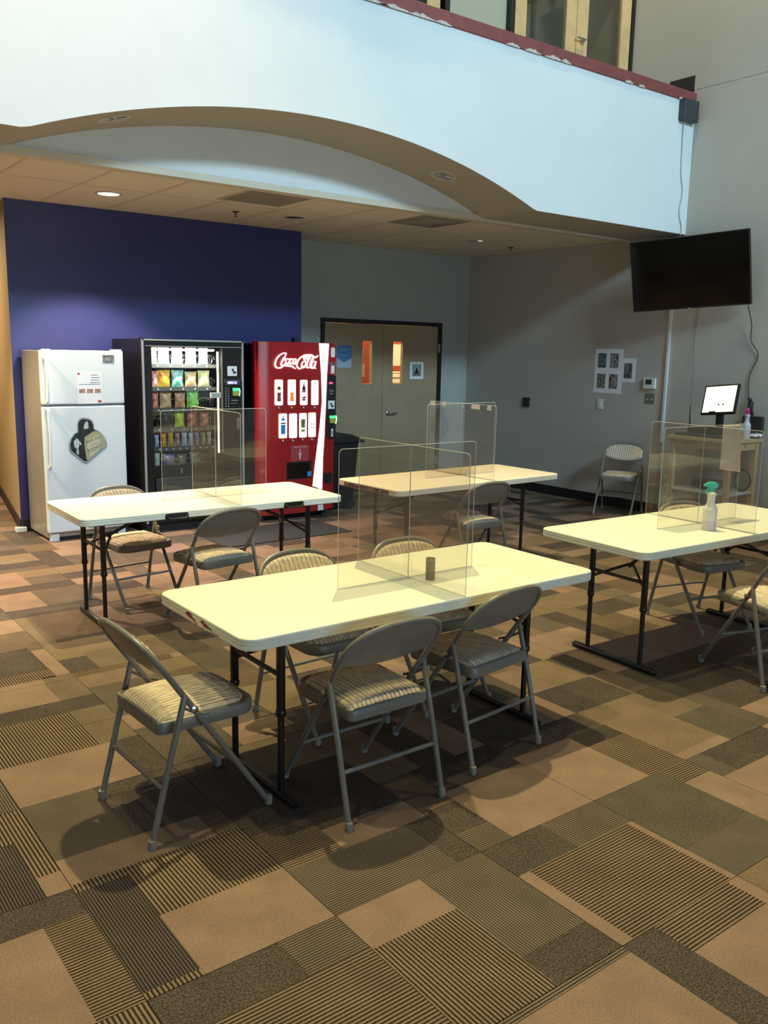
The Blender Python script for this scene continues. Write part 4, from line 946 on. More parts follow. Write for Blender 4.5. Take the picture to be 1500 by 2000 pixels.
for i, (a, b, z0, z1) in enumerate(panels):
    p, f = kbox('selection_panel', a, b, z0, z1, GLOW); c_ = (a+b)/2; h_ = z1-z0
    e0, e1 = f-.001, f+.0005
    if i in (0, 1):
        m1 = COLA if i == 0 else ORNG
        kpoly('bottle_print', [(c_-.024, z0+.125), (c_+.024, z0+.125), (c_+.018, z0+.09), (c_+.025, z0+.05), (c_+.014, z0+.035), (c_-.014, z0+.035), (c_-.025, z0+.05), (c_-.018, z0+.09)], m1, p, e0, e1)
        if i == 0: kpoly('bottle_print', [(c_-.022, z0+.15), (c_+.022, z0+.15), (c_+.014, z0+.185), (c_-.014, z0+.185)], COLA, p, e0, e1)
    if i == 2:
        kpoly('bottle_print', [(c_-.02, z0+.145), (c_+.02, z0+.145), (c_+.02, z0+.17), (c_+.006, z0+.2), (c_+.004, z0+.225), (c_-.004, z0+.225), (c_-.006, z0+.2), (c_-.02, z0+.17)], mat('cola_dark', (.04, .02, .02), .4), p, e0, e1)
        kpoly('bottle_label', [(c_-.021, z0+.125), (c_+.021, z0+.125), (c_+.021, z0+.144), (c_-.021, z0+.144)], REDL, p, e0, e1)
        kpoly('bottle_label', [(c_-.021, z0+.065), (c_+.021, z0+.065), (c_+.021, z0+.09), (c_-.021, z0+.08)], REDL, p, e0, e1)
        kpoly('bottle_print', [(c_-.02, z0+.063), (c_+.02, z0+.063), (c_+.012, z0+.042), (c_-.012, z0+.042)], MATS['cola_dark'], p, e0, e1)
    if i == 3: kpoly('small_mark', [(c_-.025, z0+.155), (c_-.005, z0+.155), (c_-.005, z0+.160), (c_-.025, z0+.160)], INK, p, e0, e1); kpoly('small_mark', [(c_-.006, z0+.21), (c_+.006, z0+.21), (c_+.004, z0+.23), (c_-.004, z0+.23)], TEAL, p, e0, e1)
    if i == 4:
        kpoly('bottle_print', [(c_-.026, z0+.04), (c_+.026, z0+.04), (c_+.026, z0+.135), (c_-.026, z0+.135)], BLUEP, p, e0, e1)
        kpoly('bottle_label', [(c_-.03, z0+.14), (c_+.03, z0+.14), (c_+.028, z0+.155), (c_-.028, z0+.155)], mat('navy', (.05, .03, .08), .4), p, e0, e1)
        kpoly('bottle_print', [(c_-.028, z0+.175), (c_+.028, z0+.175), (c_+.008, z0+.205), (c_-.008, z0+.205)], BLUEP, p, e0, e1)
        kpoly('bottle_cap', [(c_-.010, z0+.21), (c_+.010, z0+.21), (c_+.010, z0+.22), (c_-.010, z0+.22)], INK, p, e0, e1)
    if i == 6:
        kpoly('can_print', [(c_-.024, z0+.10), (c_+.024, z0+.10), (c_+.024, z0+.185), (c_-.024, z0+.185)], YGRN, p, e0, e1)
        kpoly('can_print', [(c_-.022, z0+.058), (c_+.022, z0+.058), (c_+.024, z0+.08), (c_-.024, z0+.08)], YGRN, p, e0, e1)
    if i == 7:
        for dx_ in (-.02, .006):
            for dz_ in (.09, .125): kpoly('small_mark', [(c_+dx_, z0+dz_), (c_+dx_+.014, z0+dz_), (c_+dx_+.014, z0+dz_+.014), (c_+dx_, z0+dz_+.014)], mat('pale_blue_ink', (.3, .5, .7), .4), p, e0, e1)
    bx = (a+b)/2 if i >= 4 else (a+b)/2
    MB().lathe([(.001, 0), (.013, 0), (.012, .008), (.008, .010), (.001, .009)], 16).build('select_button', STEEL, kd, loc=(kx(bx), f+.004, z0-.028), rot=(pi/2, 0, 0), smooth=True)
# lit white ribbon
rb = [(-3.335, 1.792), (-3.215, 1.792), (-3.232, 1.50), (-3.245, 1.20), (-3.262, .90), (-3.282, .60), (-3.283, .34), (-3.268, .08), (-3.400, .08), (-3.405, .34), (-3.372, .60), (-3.325, .90), (-3.290, 1.20), (-3.297, 1.50)]
nz = 14; mbx = MB()
Lp = [(-3.335, 1.792), (-3.305, 1.50), (-3.291, 1.20), (-3.325, .90), (-3.372, .60), (-3.407, .34)]
Rp = [(-3.215, 1.792), (-3.235, 1.50), (-3.247, 1.20), (-3.262, .90), (-3.283, .60), (-3.290, .30)]
for k in range(len(Lp)-1):
    q = [Lp[k], Rp[k], Rp[k+1], Lp[k+1]]
    f_ = min(ky(kx(a)) for a, b in q)-.004
    mbx.prism([(kx(a), b) for a, b in q], 'y', f_, f_+.02)
mbx.build('lit_ribbon', GLOW, kd)
q = [(-3.407, .34), (-3.290, .30), (-3.266, .075), (-3.402, .075)]
MB().prism([(kx(a), b) for a, b in q], 'y', ky(kx(-3.29))-.004, ky(kx(-3.29))+.02).build('ribbon_foot', mat('ribbon_white', (.7, .7, .68), .3), kd)
MB().box(kx(-3.318), kx(-3.226), ky(kx(-3.24))-.0052, ky(kx(-3.24))-.0038, 1.715, 1.775).build('small_print_box', mat('grey_print', (.45, .45, .44), .5), kd)
# script lettering, pen strokes read from the photograph (px of the zoomed crop)
def lg(px, py): return (kx(-3.856+(px-305)*.500/740), 1.681-(py-360)*.145/255)
strokes = [
 [(500,345),(440,350),(370,400),(325,470),(310,540),(330,590),(390,600),(440,570),(455,560)],
 [(500,345),(485,380),(470,420),(420,500),(412,540),(430,560),(470,540),(490,500),(480,440),(450,430),(425,480)],
 [(520,440),(495,455),(490,510),(515,535),(545,505),(550,455),(520,440)],
 [(600,445),(570,445),(555,490),(565,530),(600,520)],
 [(650,440),(620,450),(610,510),(635,530),(655,490),(660,440),(655,520),(690,500)],
 [(450,560),(520,565),(590,570),(620,590),(655,610)],
 [(850,365),(800,380),(720,440),(680,520),(685,580),(720,610),(770,590),(790,560)],
 [(850,365),(840,410),(810,450),(800,420),(820,385)],
 [(800,480),(770,510),(760,560),(780,590),(815,570),(835,520),(820,480),(800,480)],
 [(850,600),(845,560),(870,480),(900,420),(915,385),(900,370),(870,430),(855,520),(860,590),(890,590)],
 [(860,365),(930,370),(970,400),(1000,410),(1030,395),(1050,375)],
 [(985,480),(950,490),(930,550),(940,595),(970,590),(995,540),(1010,480),(990,560),(990,600),(1015,600)],
 [(915,600),(905,560),(930,470),(975,400),(960,440),(925,520),(920,590),(940,600)],
]
def smooth_pts(P, n=5):
    out_ = []
    for i in range(len(P)-1):
        p0_, p1_, p2_, p3_ = P[max(i-1, 0)], P[i], P[i+1], P[min(i+2, len(P)-1)]
        for k in range(n):
            t = k/n
            out_.append(tuple(.5*((2*p1_[d])+(-p0_[d]+p2_[d])*t+(2*p0_[d]-5*p1_[d]+4*p2_[d]-p3_[d])*t*t+(-p0_[d]+3*p1_[d]-3*p2_[d]+p3_[d])*t**3) for d in (0, 1)))
    return out_+[P[-1]]
lm = MB(); fy_ = Dk-.018
for s_ in strokes:
    P = smooth_pts(s_); n = len(P); pts = []; rs_ = []
    for i, q in enumerate(P):
        a, b = lg(*q); pts.append((a, fy_, b)); rs_.append(.0045+.004*sin(pi*i/(n-1)))
    lm.tube(pts, .006, 6, rs=rs_)
lm.build('script_lettering', emis('logo_white', (1.0, .95, .88), 1.6), kd, smooth=True)
# notice, port, payment column
nb, f = kbox('price_notice', -3.670, -3.456, .610, .773, REDP, r=.004, proud=.003)
kpoly('notice_text', [(-3.645, .752), (-3.48, .752), (-3.48, .758), (-3.645, .758)], mat('pink_ink', (.7, .4, .4), .5), nb, f-.001, f)
kpoly('bottle_outline', [(-3.573, .63), (-3.553, .63), (-3.55, .68), (-3.535, .69), (-3.557, .695), (-3.558, .735), (-3.568, .735), (-3.569, .695), (-3.59, .69), (-3.576, .68)], MATS['pink_ink'], nb, f-.001, f)
pt, f = kbox('delivery_port', -3.718, -3.424, .427, .605, BLACKMETAL, r=.004, proud=.002)
kpoly('port_flap', [(-3.70, .44), (-3.455, .44), (-3.455, .59), (-3.70, .59)], mat('port_black', (.005, .005, .006), .15), pt, f-.004, f)
kpoly('energy_sticker', [(-3.475, .447), (-3.43, .447), (-3.43, .497), (-3.475, .497)], mat('sticker_blue', (.05, .30, .65), .4), pt, f-.006, f-.003)
pc, f = kbox('payment_column', -3.235, -3.128, .827, 1.470, BLACKMETAL, r=.006, proud=.020)
kpoly('red_display', [(-3.215, 1.385), (-3.17, 1.385), (-3.17, 1.405), (-3.215, 1.405)], emis('red_led', (1.0, .05, .12), 1.6), pc, f-.001, f)
text('thank_you', 'Thank\nYou!', .030, mat('pale_grey_ink', (.4, .4, .4), .5), pc, (kx(-3.188), f-.001, 1.302), sx=.8)
kpoly('card_sticker', [(-3.225, 1.13), (-3.145, 1.13), (-3.145, 1.215), (-3.225, 1.215)], PAPER, pc, f-.0012, f)
kpoly('hand_print', [(-3.195, 1.195), (-3.18, 1.19), (-3.178, 1.17), (-3.155, 1.165), (-3.155, 1.15), (-3.185, 1.148), (-3.19, 1.17), (-3.2, 1.18)], INK, pc, f-.0018, f-.001)
kpoly('green_light', [(-3.205, 1.035), (-3.137, 1.035), (-3.137, 1.06), (-3.205, 1.06)], MATS['green_led'], pc, f-.012, f)
kpoly('yellow_plate', [(-3.205, .985), (-3.14, .985), (-3.137, 1.034), (-3.205, 1.034)], MATS['yellow_green'], pc, f-.012, f)
MB().tube([(kx(-3.132), f-.012, 1.06), (kx(-3.126), f-.014, 1.03), (kx(-3.136), f-.012, .975)], .005, 6).build('light_edge', MATS['pale_green_led'], pc)
kpoly('coin_plate', [(-3.185, .845), (-3.160, .845), (-3.160, .925), (-3.185, .925)], WHITEPL, pc, f-.002, f)
kpoly('coin_slot', [(-3.176, .87), (-3.168, .87), (-3.168, .90), (-3.176, .90)], INK, pc, f-.003, f-.0019)
ur, f = kbox('upper_red_cover', -3.215, -3.128, 1.475, 1.775, RED, r=.014, proud=.015)
kpoly('round_sticker', rrect(-3.190, -3.140, 1.655, 1.755, .02, 4), PAPER, ur, f-.001, f)
kpoly('grey_sticker', [(-3.205, 1.575), (-3.14, 1.575), (-3.14, 1.605), (-3.205, 1.605)], MATS['grey_ink'], ur, f-.001, f)
kpoly('small_sticker', [(-3.188, 1.49), (-3.143, 1.49), (-3.143, 1.572), (-3.188, 1.572)], PAPER, ur, f-.001, f)
cr_, f = kbox('coin_return', -3.262, -3.160, .355, .462, BLACKMETAL, r=.012, proud=.008)
MB().box(.05, Wk-.05, Dk+.18, -.1, .0, .075).build('plinth', BLACK, kc)
for x in (.08, Wk-.08): MB().lathe([(.001, 0), (.025, 0), (.02, .075), (.001, .075)], 12).build('foot', BLACK, kc, loc=(x, Dk+.13, 0))
MB().prism([(.50, KZ), (.56, KZ), (.555, KZ+.03), (.54, KZ+.045), (.515, KZ+.045), (.505, KZ+.03)], 'y', Dk+.2, Dk+.26).build('top_latch', BLACK, kc)
MB().tube([(kx(-3.285), Dk+.09, KZ-.005), (kx(-3.285), Dk+.09, KZ+.05)], .003, 6).build('antenna', STEEL, kc)

# ------------------------------------------------------------------ double door
d1 = MB().box(D0-.05, D0, -.025, .12, 0, DZ+.05).box(D1, D1+.05, -.025, .12, 0, DZ+.05).box(D0, D1, -.025, .12, DZ, DZ+.05).build('door_1', FRAMEBLK)
struct(d1); SE = -1.447
for (a, b, w0, w1, side) in ((D0+.004, SE-.0025, -1.775, -1.607, 0), (SE+.0025, D1-.004, -1.293, -1.112, 1)):
    z0, z1 = 1.31, 1.862
    lf = MB().box(a, w0, .0, .045, .01, DZ-.004).box(w1, b, .0, .045, .01, DZ-.004).box(w0, w1, .0, .045, .01, z0).box(w0, w1, 0, .045, z1, DZ-.004).build('door_leaf', DOORWOOD, d1)
    MB().box(w0, w1, .02, .026, z0, z1).build('vision_pane', GLASS, lf)
    MB().box(w0-.002, w0+.010, -.003, .048, z0, z1).box(w1-.010, w1+.002, -.003, .048, z0, z1).box(w0, w1, -.003, .048, z0-.002, z0+.01).box(w0, w1, -.003, .048, z1-.01, z1+.002).build('pane_trim', mat('tan_trim', (.42, .32, .2), .5), lf)
hd = MB().lathe([(.001, 0), (.031, 0), (.031, .010), (.013, .016), (.011, .045)], 18); hd.tube([(0, 0, .042), (.03, 0, .052), (.125, 0.0, .050)], .0105, 8)
hd.build('door_handle', STEEL, d1, loc=(-1.352, -.001, .945), rot=(pi/2, 0, 0), smooth=True)
for z in (1.78, .3): MB().box(D1-.012, D1+.012, -.032, -.02, z-.055, z+.055).build('hinge', STEEL, d1)
MB().box(D0-.006, D0+.008, -.032, -.02, 1.74, 1.85).build('hinge', STEEL, d1)
# stockroom behind the door panes
struct(MB().box(-3.4, .2, 2.2, 2.3, 0, ZC).box(-3.5, -3.4, .15, 2.2, 0, ZC).box(.2, .3, 0, 2.3, 0, ZC).build('wall_stockroom', mat('stock_wall', (.5, .45, .35), .8)))
ORACK = mat('orange_rack', (.62, .12, .03), .45); CARTON = mat('cream_carton', (.62, .55, .36), .7)
rk = empty('pallet_rack', (-0.9, 1.0, 0), 0, 'orange storage rack with shelves seen through the panes of the double door', 'rack')
for x in (-.9, -.38, .15, .75, 1.0):
    MB().box(x-.03, x+.03, -.03, .03, 0, 2.4).build('post', mat('green_post', (.30, .40, .30), .5) if abs(x+.38) < .1 else ORACK, rk)
for z in (1.2, 1.5, 1.88): MB().box(-.9, 1.0, -.04, -.01, z-.05, z+.03).build('beam', ORACK, rk)
for z in (1.05, 1.12, 1.19, 1.26, 1.34, 1.42): MB().box(-.85, .95, -.02, .35, z, z+.015).build('shelf_board', mat('pale_shelf', (.7, .62, .42), .6), rk)
k = 0
for x, y, z, s_, m, lab in ((-1.38, .55, 1.34, .13, CARTON, 'cream carton seen low in the left door pane'), (-1.36, .60, 1.60, .12, mat('violet_box', (.35, .30, .5), .6), 'violet striped box seen high in the left door pane'),
                       (-.75, .72, 1.56, .12, CARTON, 'pale carton seen in the middle of the right door pane'), (-.62, .75, 1.36, .1, mat('dark_box', (.08, .04, .03), .6), 'dark box seen low in the right door pane')):
    pass
rc = tag(MB().box(-1.62, -1.22, .50, .53, 0, 2.2).build('red_panel', ORACK), 'orange-red upright panel just behind the left door pane', 'panel')
for z, h_, w_, m, lab in ((1.395, .17, .13, CARTON, 'cream carton seen low in the left door pane'), (1.60, .06, .1, mat('violet_box', (.35, .30, .5), .6), 'lower violet box in the left door pane'), (1.69, .07, .1, mat('violet_box', (.35, .30, .5), .6), 'upper violet box in the left door pane')):
    tag(MB().box(-1.50-w_/2, -1.50+w_/2, .40, .495, z, z+h_).build('stock_box', m), lab, 'box')
for i, (z, m, lab) in enumerate(((1.066, mat('dark_box', (.08, .04, .03), .6), 'lowest dark box in the right door pane'), (1.206, CARTON, 'second box from below in the right door pane'), (1.276, MATS['dark_box'], 'dark box in the middle of the right door pane'), (1.436, CARTON, 'pale carton in the upper part of the right door pane'))):
    tag(MB().box(-1.02, -.78, 1.0, 1.2, z, z+.05 if i < 3 else z+.055).build('stock_box', m), lab, 'box')
# papers on the doors
bp_ = sheet('door_poster', 'blue banner poster on the left door leaf beside the red machine', 'poster', -2.150, -1.932, 1.521, 1.791, -.0006, mat('pale_blue_paper', (.42, .52, .62), .6))
MB().prism([(0, .27), (.218, .27), (.218, .115), (.109, .065), (0, .115)], 'y', -.0018, -.0011).build('blue_banner', mat('banner_blue', (.07, .20, .40), .6), bp_)
MB().box(.03, .19, -.0024, -.0017, .215, .222).box(.085, .135, -.0024, -.0017, .198, .203).box(.05, .17, -.0024, -.0017, .150, .155).build('text_lines', mat('light_ink', (.3, .42, .58), .6), bp_)
mp = sheet('door_notice', 'square white notice with a dark masked figure on the right door leaf', 'notice', -1.032, -.738, 1.379, 1.60, -.0006)
mp.scale = (.78, 1, 1); mp.location.x = -1.00
MB().box(.06, .235, -.0018, -.0011, .035, .19).build('picture_field', mat('notice_green_grey', (.25, .33, .32), .5), mp)
MB().prism([(.09, .04), (.205, .04), (.20, .075), (.17, .105), (.165, .13), (.15, .145), (.13, .135), (.125, .105), (.095, .08)], 'y', -.0024, -.0017).build('figure_print', INK, mp)
MB().box(.055, .064, -.0024, -.0017, .035, .19).box(.231, .24, -.0024, -.0017, .035, .19).build('figure_posts', INK, mp)
MB().prism([(.10, .045), (.195, .045), (.18, .07), (.115, .07)], 'y', -.003, -.0023).build('hands_print', mat('skin_pink', (.35, .2, .2), .6), mp)

# ------------------------------------------------------------------ ceiling fixtures
def downlight(x, y, z, tilt, lab, lit=False):
    r = empty('recessed_light', (x, y, z), 0, lab, 'ceiling light', 'recessed ceiling lights'); r.rotation_euler = (0, tilt, 0)
    MB().lathe([(.112, .002), (.112, -.006), (.100, -.009), (.088, -.004), (.088, .0)], 28).build('trim_ring', mat('light_ring', (.55, .50, .42), .4), r, smooth=True)
    if lit: MB().lathe([(.001, -.0045), (.086, -.0045), (.086, -.002), (.001, -.002)], 28).build('lit_lens', emis('lamp_warm', (1.0, .80, .45), 5.0), r)
    else:
        MB().lathe([(.001, -.0028), (.086, -.0035), (.06, -.001), (.001, -.0005)], 28).build('reflector', mat('chrome_cone', (.6, .57, .5), .12, 1.0), r, smooth=True)
        for a in (0, 2.1, 4.2): MB().box(-.004, .004, .02, .085, -.006, -.0035).build('louvre_blade', mat('chrome_cone', (.6, .57, .5), .12, 1.0), r, rot=(0, 0, a))
    return r
downlight(-5.449, -1.424, ZC, 0, 'lit recessed ceiling lamp above the fridge', True)
downlight(-7.3, -1.42, ZC, 0, 'lit recessed lamp over the hallway entrance', True)
downlight(-8.9, -1.42, ZC, 0, 'lit recessed lamp at the far left of the alcove ceiling', True)
downlight(-3.62, -1.415, ZC, 0, 'unlit recessed lamp in the alcove ceiling above the red machine')
downlight(-1.181, -1.37, ZC, 0, 'unlit recessed lamp near the right rear corner of the alcove ceiling')
for x, y, lab in ((-5.989, -3.03, 'unlit recessed lamp in the left part of the arched soffit'), (-3.051, -2.94, 'unlit recessed lamp in the right part of the arched soffit')):
    z = arch_z(x); sl = -(x+4.45)/sqrt(6.1**2-(x+4.45)**2)
    downlight(x, y, z, math.atan(-sl), lab)
def sprinkler(x, y, lab):
    r = empty('sprinkler_head', (x, y, ZC), 0, lab, 'sprinkler', 'ceiling sprinklers')
    MB().lathe([(.001, 0), (.035, 0), (.03, -.008), (.010, -.010), (.008, -.03), (.001, -.03)], 16).build('escutcheon', mat('dark_bronze', (.06, .04, .03), .4), r, smooth=True)
    MB().lathe([(.001, -.048), (.018, -.048), (.018, -.045), (.001, -.045)], 12).build('deflector', MATS['dark_bronze'], r)
    MB().tube([(-.010, 0, -.028), (-.012, 0, -.04), (0, 0, -.047), (.012, 0, -.04), (.010, 0, -.028)], .002, 6).build('frame', MATS['dark_bronze'], r)
sprinkler(-4.205, -1.32, 'bronze sprinkler head in the ceiling above the snack machine'); sprinkler(-.461, -1.211, 'bronze sprinkler head near the right wall of the alcove')
vt = empty('air_diffuser', (-2.498, -2.10, ZC), 0, 'square ceiling air diffuser with nested louvres near the arch', 'air vent')
VM = mat('diffuser_paint', (.34, .29, .23), .5)
for k, (r0, r1, z) in enumerate(((.29, .26, -.004), (.23, .19, -.012), (.17, .13, -.014), (.11, .06, -.016))):
    m_ = MB(); m_.loops([[(a*r, b*r, zz_) for a, b in ((1, 1), (-1, 1), (-1, -1), (1, -1))] for r, zz_ in ((r0, -.001), (r0, z), (r1, z-.006), (r1, z))], cap=False)
    m_.build('louvre', VM, vt)
MB().box(-.25, .25, -.25, .25, -.0012, -.0004).build('dark_throat', BLACK, vt)
MB().box(-.06, .06, -.06, .06, -.02, -.016).build('louvre', VM, vt)
rg = empty('return_grille', (-4.355, -2.15, ZC), 0, 'darker perforated return grille in the alcove ceiling', 'air vent')
MB().box(-.30, .30, -.29, .29, -.004, -.001).build('perforated_panel', mat('perforated_grey', (.30, .26, .20), .6, noise=.2, nscale=150), rg)
MB().box(-.305, .305, -.305, -.29, -.007, 0).box(-.305, .305, .29, .305, -.007, 0).box(-.305, -.29, -.29, .29, -.007, 0).box(.29, .305, -.29, .29, -.007, 0).build('grille_frame', TBAR, rg)

# ------------------------------------------------------------------ right wall items
tv = empty('television', (-0.3007, -3.5692, 2.5652), 0, 'large black flat television angled out from the right wall', 'television')
R_ = Vector((0.1679165, -0.98476215, 0.0452499)); U_ = Vector((-0.18379535, 0.01382301, 0.98286733)); N_ = Vector((-0.96851604, -0.17335637, -0.17867359))
tv.matrix_world = Matrix(((R_.x, -N_.x, U_.x, -0.3007), (R_.y, -N_.y, U_.y, -3.5692), (R_.z, -N_.z, U_.z, 2.5652), (0, 0, 0, 1)))
hw, hh = .62, .3564
MB().box(-hw, hw, 0, .035, -hh, hh).build('housing', mat('tv_black', (.008, .008, .008), .4), tv, bevel=.004)
MB().box(-hw+.010, hw-.010, -.0015, .0005, -hh+.016, hh-.010).build('screen', mat('tv_screen', (.002, .002, .002), .08, spec=.18), tv)
MB().box(-.012, .012, -.002, .003, -hh-.004, -hh+.006).build('logo_badge', mat('badge_silver', (.5, .5, .5), .3), tv)
MB().box(-.18, .18, .035, .06, -.15, .15).build('mount_plate', BLACKMETAL, tv)
MB().tube([(0, .06, 0), (.03, .20, .03)], .02, 8).tube([(.03, .20, .03), (0, .31, .05)], .02, 8).build('mount_arm', BLACKMETAL, tv)
def cable(name, pts, r, m, lab, cat='cable'):
    P = [Vector(p) for p in pts]; out_ = []
    for i in range(len(P)-1):
        p0_, p1_, p2_, p3_ = P[max(i-1, 0)], P[i], P[i+1], P[min(i+2, len(P)-1)]
        for k in range(6):
            t = k/6; out_.append(.5*((2*p1_)+(-p0_+p2_)*t+(2*p0_-5*p1_+4*p2_-p3_)*t*t+(-p0_+3*p1_-3*p2_+p3_)*t**3))
    out_.append(P[-1])
    return tag(MB().tube(out_, r, 6).build(name, m, None, smooth=True), lab, cat)
CBL = mat('cable_black', (.02, .02, .02), .5)
cable('television_cable', [(-.14, -4.16, 2.235), (-.06, -4.17, 2.05), (-.03, -4.16, 1.9), (-.015, -4.24, 1.76), (-.015, -4.17, 1.55), (-.015, -4.18, 1.38), (-.03, -4.22, 1.28)], .005, CBL, 'dark cable hanging from the right end of the television')
cb_ = empty('cable_bundle', (0, 0, 0), 0, 'tangled black cable bundle on the wall behind the pink-capped bottle', 'cable')
rr_ = random.Random(5)
for k in range(7):
    pts = []; y0_ = -4.20-.02*k
    for t in range(26):
        a = t*.8+k; z = 1.33-.30*t/25; pts.append((-.03-.02*abs(sin(a*.7)), -4.20-.05*(t/25)+.022*cos(a)-.004*k, z+.012*sin(a)))
    MB().tube(pts, .0042, 6).build('cable_loop', CBL, cb_, smooth=True)
MB().box(-.06, -.01, -4.37, -4.16, .96, 1.16).build('power_brick', mat('dark_grey_box', (.03, .03, .033), .5), cb_, bevel=.005)
cn_ = empty('wall_conduit', (0, -3.205, 0), 0, 'white vertical conduit pipe on the grey right wall below the television', 'pipe')
MB().box(-.026, -.0005, -.016, .016, .80, 2.98).build('conduit_channel', mat('conduit_white', (.62, .66, .66), .35), cn_, bevel=.004)
MB().box(-.022, -.0005, -.013, .013, .11, .80).build('conduit_lower', mat('conduit_grey', (.3, .3, .29), .4), cn_, bevel=.004)
cable('white_cord', [(-.004, -3.50, 2.25), (-.004, -3.52, 1.9), (-.004, -3.53, 1.6), (-.004, -3.55, 1.15)], .0011, mat('dull_cord', (.42, .42, .40), .5), 'thin pale cord running down the wall below the television')
def wplate(name, y0, y1, z0, z1, m, lab, cat, t=.012, bev=.003):
    r = empty(name, (0, (y0+y1)/2, (z0+z1)/2), 0, lab, cat); hy_, hz = (y1-y0)/2, (z1-z0)/2
    MB().box(-t, -.0005, -hy_, hy_, -hz, hz).build('plate', m, r, bevel=bev); return r
a = wplate('card_reader', -1.205, -1.100, 1.067, 1.183, BLACKMETAL, 'small black access reader on the right wall in the alcove', 'reader', .02)
MB().box(-.0215, -.019, -.02, .02, .02, .035).build('indicator_window', mat('reader_window', (.02, .02, .02), .1), a)
a = wplate('wall_switch', -2.365, -2.285, 1.110, 1.230, WHITEPL, 'white wall switch below the photo sheets', 'switch', .007)
MB().box(-.011, -.006, -.016, .016, -.033, .033).build('rocker', WHITEPL, a, bevel=.002)
a = wplate('thermostat', -3.075, -2.924, 1.375, 1.490, WHITEPL, 'white thermostat with dark display on the right wall', 'thermostat', .028, .004)
MB().box(-.0295, -.0275, -.035, .045, -.01, .045).build('display', mat('thermostat_lcd', (.04, .05, .03), .2), a)
a = wplate('sensor_plate', -3.068, -2.945, 1.212, 1.323, mat('steel_plate', (.28, .27, .22), .35, .6), 'steel plate with two bright screws below the thermostat', 'plate', .006)
for y in (-.028, .028): MB().lathe([(.001, 0), (.007, 0), (.006, .004), (.001, .005)], 12).build('screw', mat('bright_screw', (.85, .8, .7), .3), a, loc=(-.006, y, -.01), rot=(0, -pi/2, 0), smooth=True)
def wsheet(name, y0, y1, z0, z1, lab, x=-.0006):
    return tag(MB().box(-.0012, 0, 0, y1-y0, 0, z1-z0).build(name, PAPER, None, (x, y0, z0)), lab, 'photo sheet')
PHM = [mat('photo_%d' % i, a_, .4, col2=b_, nscale=s_, noise=.1) for i, (a_, b_, s_) in enumerate((((.02, .03, .035), (.16, .22, .26), 25), ((.06, .05, .05), (.4, .4, .44), 30), ((.03, .035, .02), (.3, .32, .28), 35), ((.05, .035, .03), (.4, .34, .32), 28), ((.02, .02, .02), (.22, .23, .24), 22)))]
s1 = wsheet('photo_sheet', -2.610, -2.215, 1.298, 1.803, 'large white sheet with four dark photos taped to the right wall')
for i, (y, z) in enumerate(((.235, .29), (.06, .29), (.235, .055), (.06, .055))): MB().box(-.002, -.0011, y, y+.12, z, z+.165).build('photo_print', PHM[i], s1)
s2 = wsheet('photo_sheet', -2.790, -2.60, 1.432, 1.702, 'small white sheet with one photo overlapping the larger sheet', -.002)
MB().box(-.002, -.0011, .045, .155, .045, .215).build('photo_print', PHM[4], s2)
# adapter box and cord at the fascia corner
sp_ = empty('speaker_box', (-.17, YF, 4.17), 0, 'small dark box hanging under the right end of the maroon cap', 'box')
MB().box(-.105, .135, -.075, -.001, -.105, .10).build('box_body', mat('slate_box', (.035, .042, .05), .45), sp_, bevel=.008)
cable('fascia_cord', [(-.20, YF-.03, 4.065), (-.19, YF-.012, 3.98), (-.17, YF-.008, 3.6), (-.12, YF-.008, 3.4), (-.15, YF-.008, 3.2), (-.09, YF-.008, 3.05), (-.10, YF-.008, 2.97), (-.02, -3.26, 2.92)], .005, mat('grey_cord', (.38, .42, .44), .5), 'thin grey cord hanging from the small box down the white balcony face')

# ------------------------------------------------------------------ workbench
bx0, bx1, by0, by1, bz = -.585, -.03, -4.385, -3.675, .95
bn = empty('workbench', (0, 0, 0), 0, 'raw pine side bench with lower shelf at the right wall, monitor on top', 'bench')
MB().box(bx0, bx1, by0, by1, bz-.035, bz).build('bench_top', BENCHWOOD, bn, bevel=.003)
MB().box(bx0+.03, bx0+.05, by0+.03, by1-.03, bz-.11, bz-.036).build('apron', BENCHWOOD, bn)
MB().box(bx0+.05, bx1-.03, by0+.025, by0+.045, bz-.11, bz-.036).build('apron', BENCHWOOD, bn)
for x in (bx0+.025, bx1-.075):
    for y in (by0+.02, by1-.07): MB().box(x, x+.05, y, y+.05, 0, bz-.036).build('leg', BENCHWOOD, bn, bevel=.002)
MB().box(bx0+.04, bx1-.02, by0+.03, by1-.03, .40, .418).build('lower_shelf', mat('white_shelf', (.55, .56, .55), .5), bn)
MB().lathe([(.001, 0), (.012, 0), (.001, .006)], 12).build('wood_knot', mat('knot_brown', (.14, .07, .03), .6), bn, loc=(-.30, by0+.0245, bz-.07), rot=(pi/2, 0, 0))
ct = empty('computer_box', (-.30, -4.0, bz), 0, 'flat dark grey computer case under the monitor on the pine bench', 'computer')
MB().box(-.24, .14, -.275, .28, 0, .028).build('base_plate', mat('case_grey', (.05, .052, .055), .5), ct, bevel=.008)
MB().box(-.14, .18, -.24, .20, .028, .085).build('case', mat('case_black', (.02, .02, .022), .4), ct, bevel=.006)
MB().tube([(-.12, .19, .085), (-.125, .20, .30)], .006, 8, rs=[.008, .004]).build('antenna', BLACK, ct, smooth=True)
mo = empty('monitor', (-.33, -4.075, bz+.086), radians(-8), 'small tilted computer monitor with a lit cream screen on the bench', 'monitor')
MB().lathe([(.001, 0), (.10, 0), (.105, .008), (.06, .016), (.001, .018)], 28).build('stand_base', BLACKMETAL, mo, smooth=True)
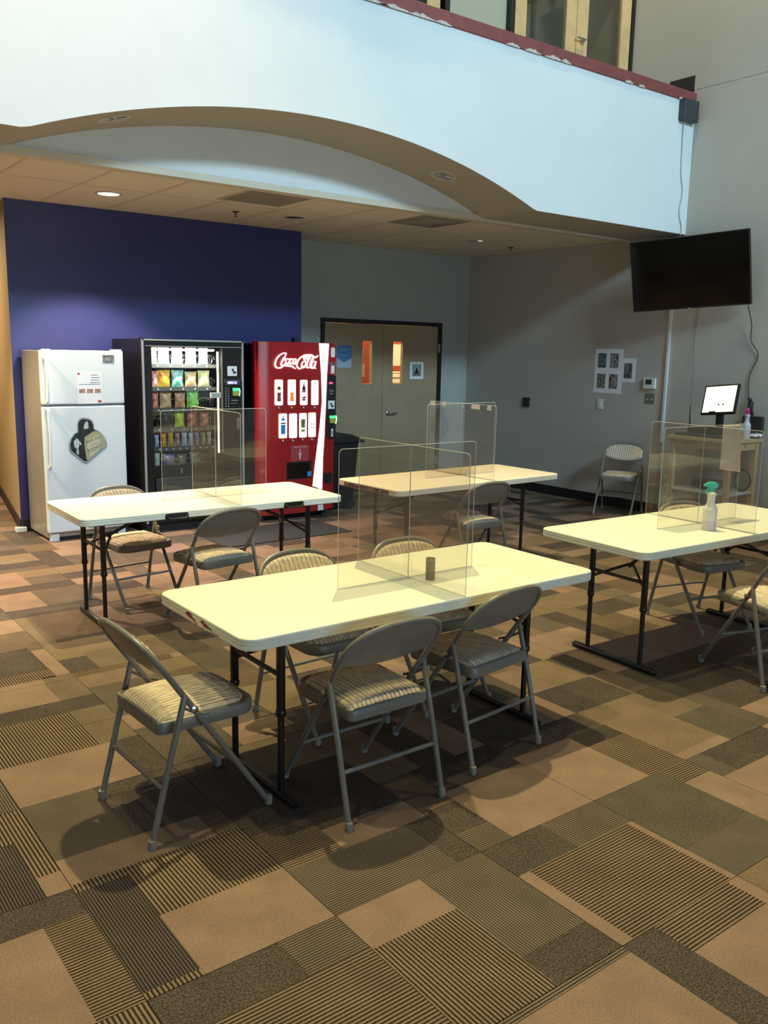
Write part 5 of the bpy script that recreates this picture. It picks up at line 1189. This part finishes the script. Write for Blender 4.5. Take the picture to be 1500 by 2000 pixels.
MB().box(-.012, .03, -.035, .035, .012, .15).build('stand_neck', BLACKMETAL, mo, bevel=.006)
hdm = MB().box(0, .03, -.198, .198, -.15, .15).build('bezel', mat('monitor_black', (.012, .012, .012), .3), mo, bevel=.004)
hdm.location = (-.02, 0, .285); hdm.rotation_euler = (radians(-6), radians(16), 0)
MB().box(-.0015, .0005, -.180, .180, -.128, .134).build('lit_screen', emis('screen_cream', (1.0, .95, .62), 1.5), hdm)
for y in (.002, .055): MB().box(-.0025, -.0014, -y-.010, -y+.010, -.062, -.045).build('screen_icon', mat('icon_green', (.15, .30, .05), .5), hdm)
MB().box(-.0025, -.0014, .02, .10, -.131, -.118).build('screen_bar', INK, hdm)
spray_bottle((-.27, -4.338, bz), radians(200), mat('milky_grey_plastic', (.50, .51, .52), .35), PINK, 'white spray bottle with magenta head standing on the pine bench', 1.08, None, False)
pp = MB(); V = []
for i in range(9):
    for j in range(7):
        V.append((-.08+.014*i*1.1, -.10+.03*j, .012+.035*abs(sin(i*.55+.3))*(.6+.4*sin(j*.9))))
pp.add(V, [(i*7+j, (i+1)*7+j, (i+1)*7+j+1, i*7+j+1) for i in range(8) for j in range(6)])
po = tag(pp.build('crumpled_paper', PAPER, None, (-.10, -4.30, bz+.001), smooth=True, ang=60), 'crumpled white paper with blue marks at the right end of the pine bench', 'paper')
so = po.modifiers.new('solid', 'SOLIDIFY'); so.thickness = .0015
MB().box(-.02, .01, -.06, -.02, .05, .052).build('blue_mark', BLUEP, po)
ring = empty('cable_coil', (-.16, -4.30, .53), 0, 'black cable coil leaning on the lower shelf of the pine bench', 'cable')
for k in range(3):
    MB().tube([(-.04+.006*k, .085*cos(t*pi/12), .001+(.108-.003*k)*sin(t*pi/12)) for t in range(24)], .006, 6, closed=True).build('cable_loop', CBL, ring, smooth=True)
tag(MB().box(-.38, -.16, -4.1, -3.85, .418, .50).build('storage_case', mat('case_grey_blue', (.06, .065, .07), .5), None, bevel=.01), 'dark grey flat case on the lower shelf of the pine bench', 'case')
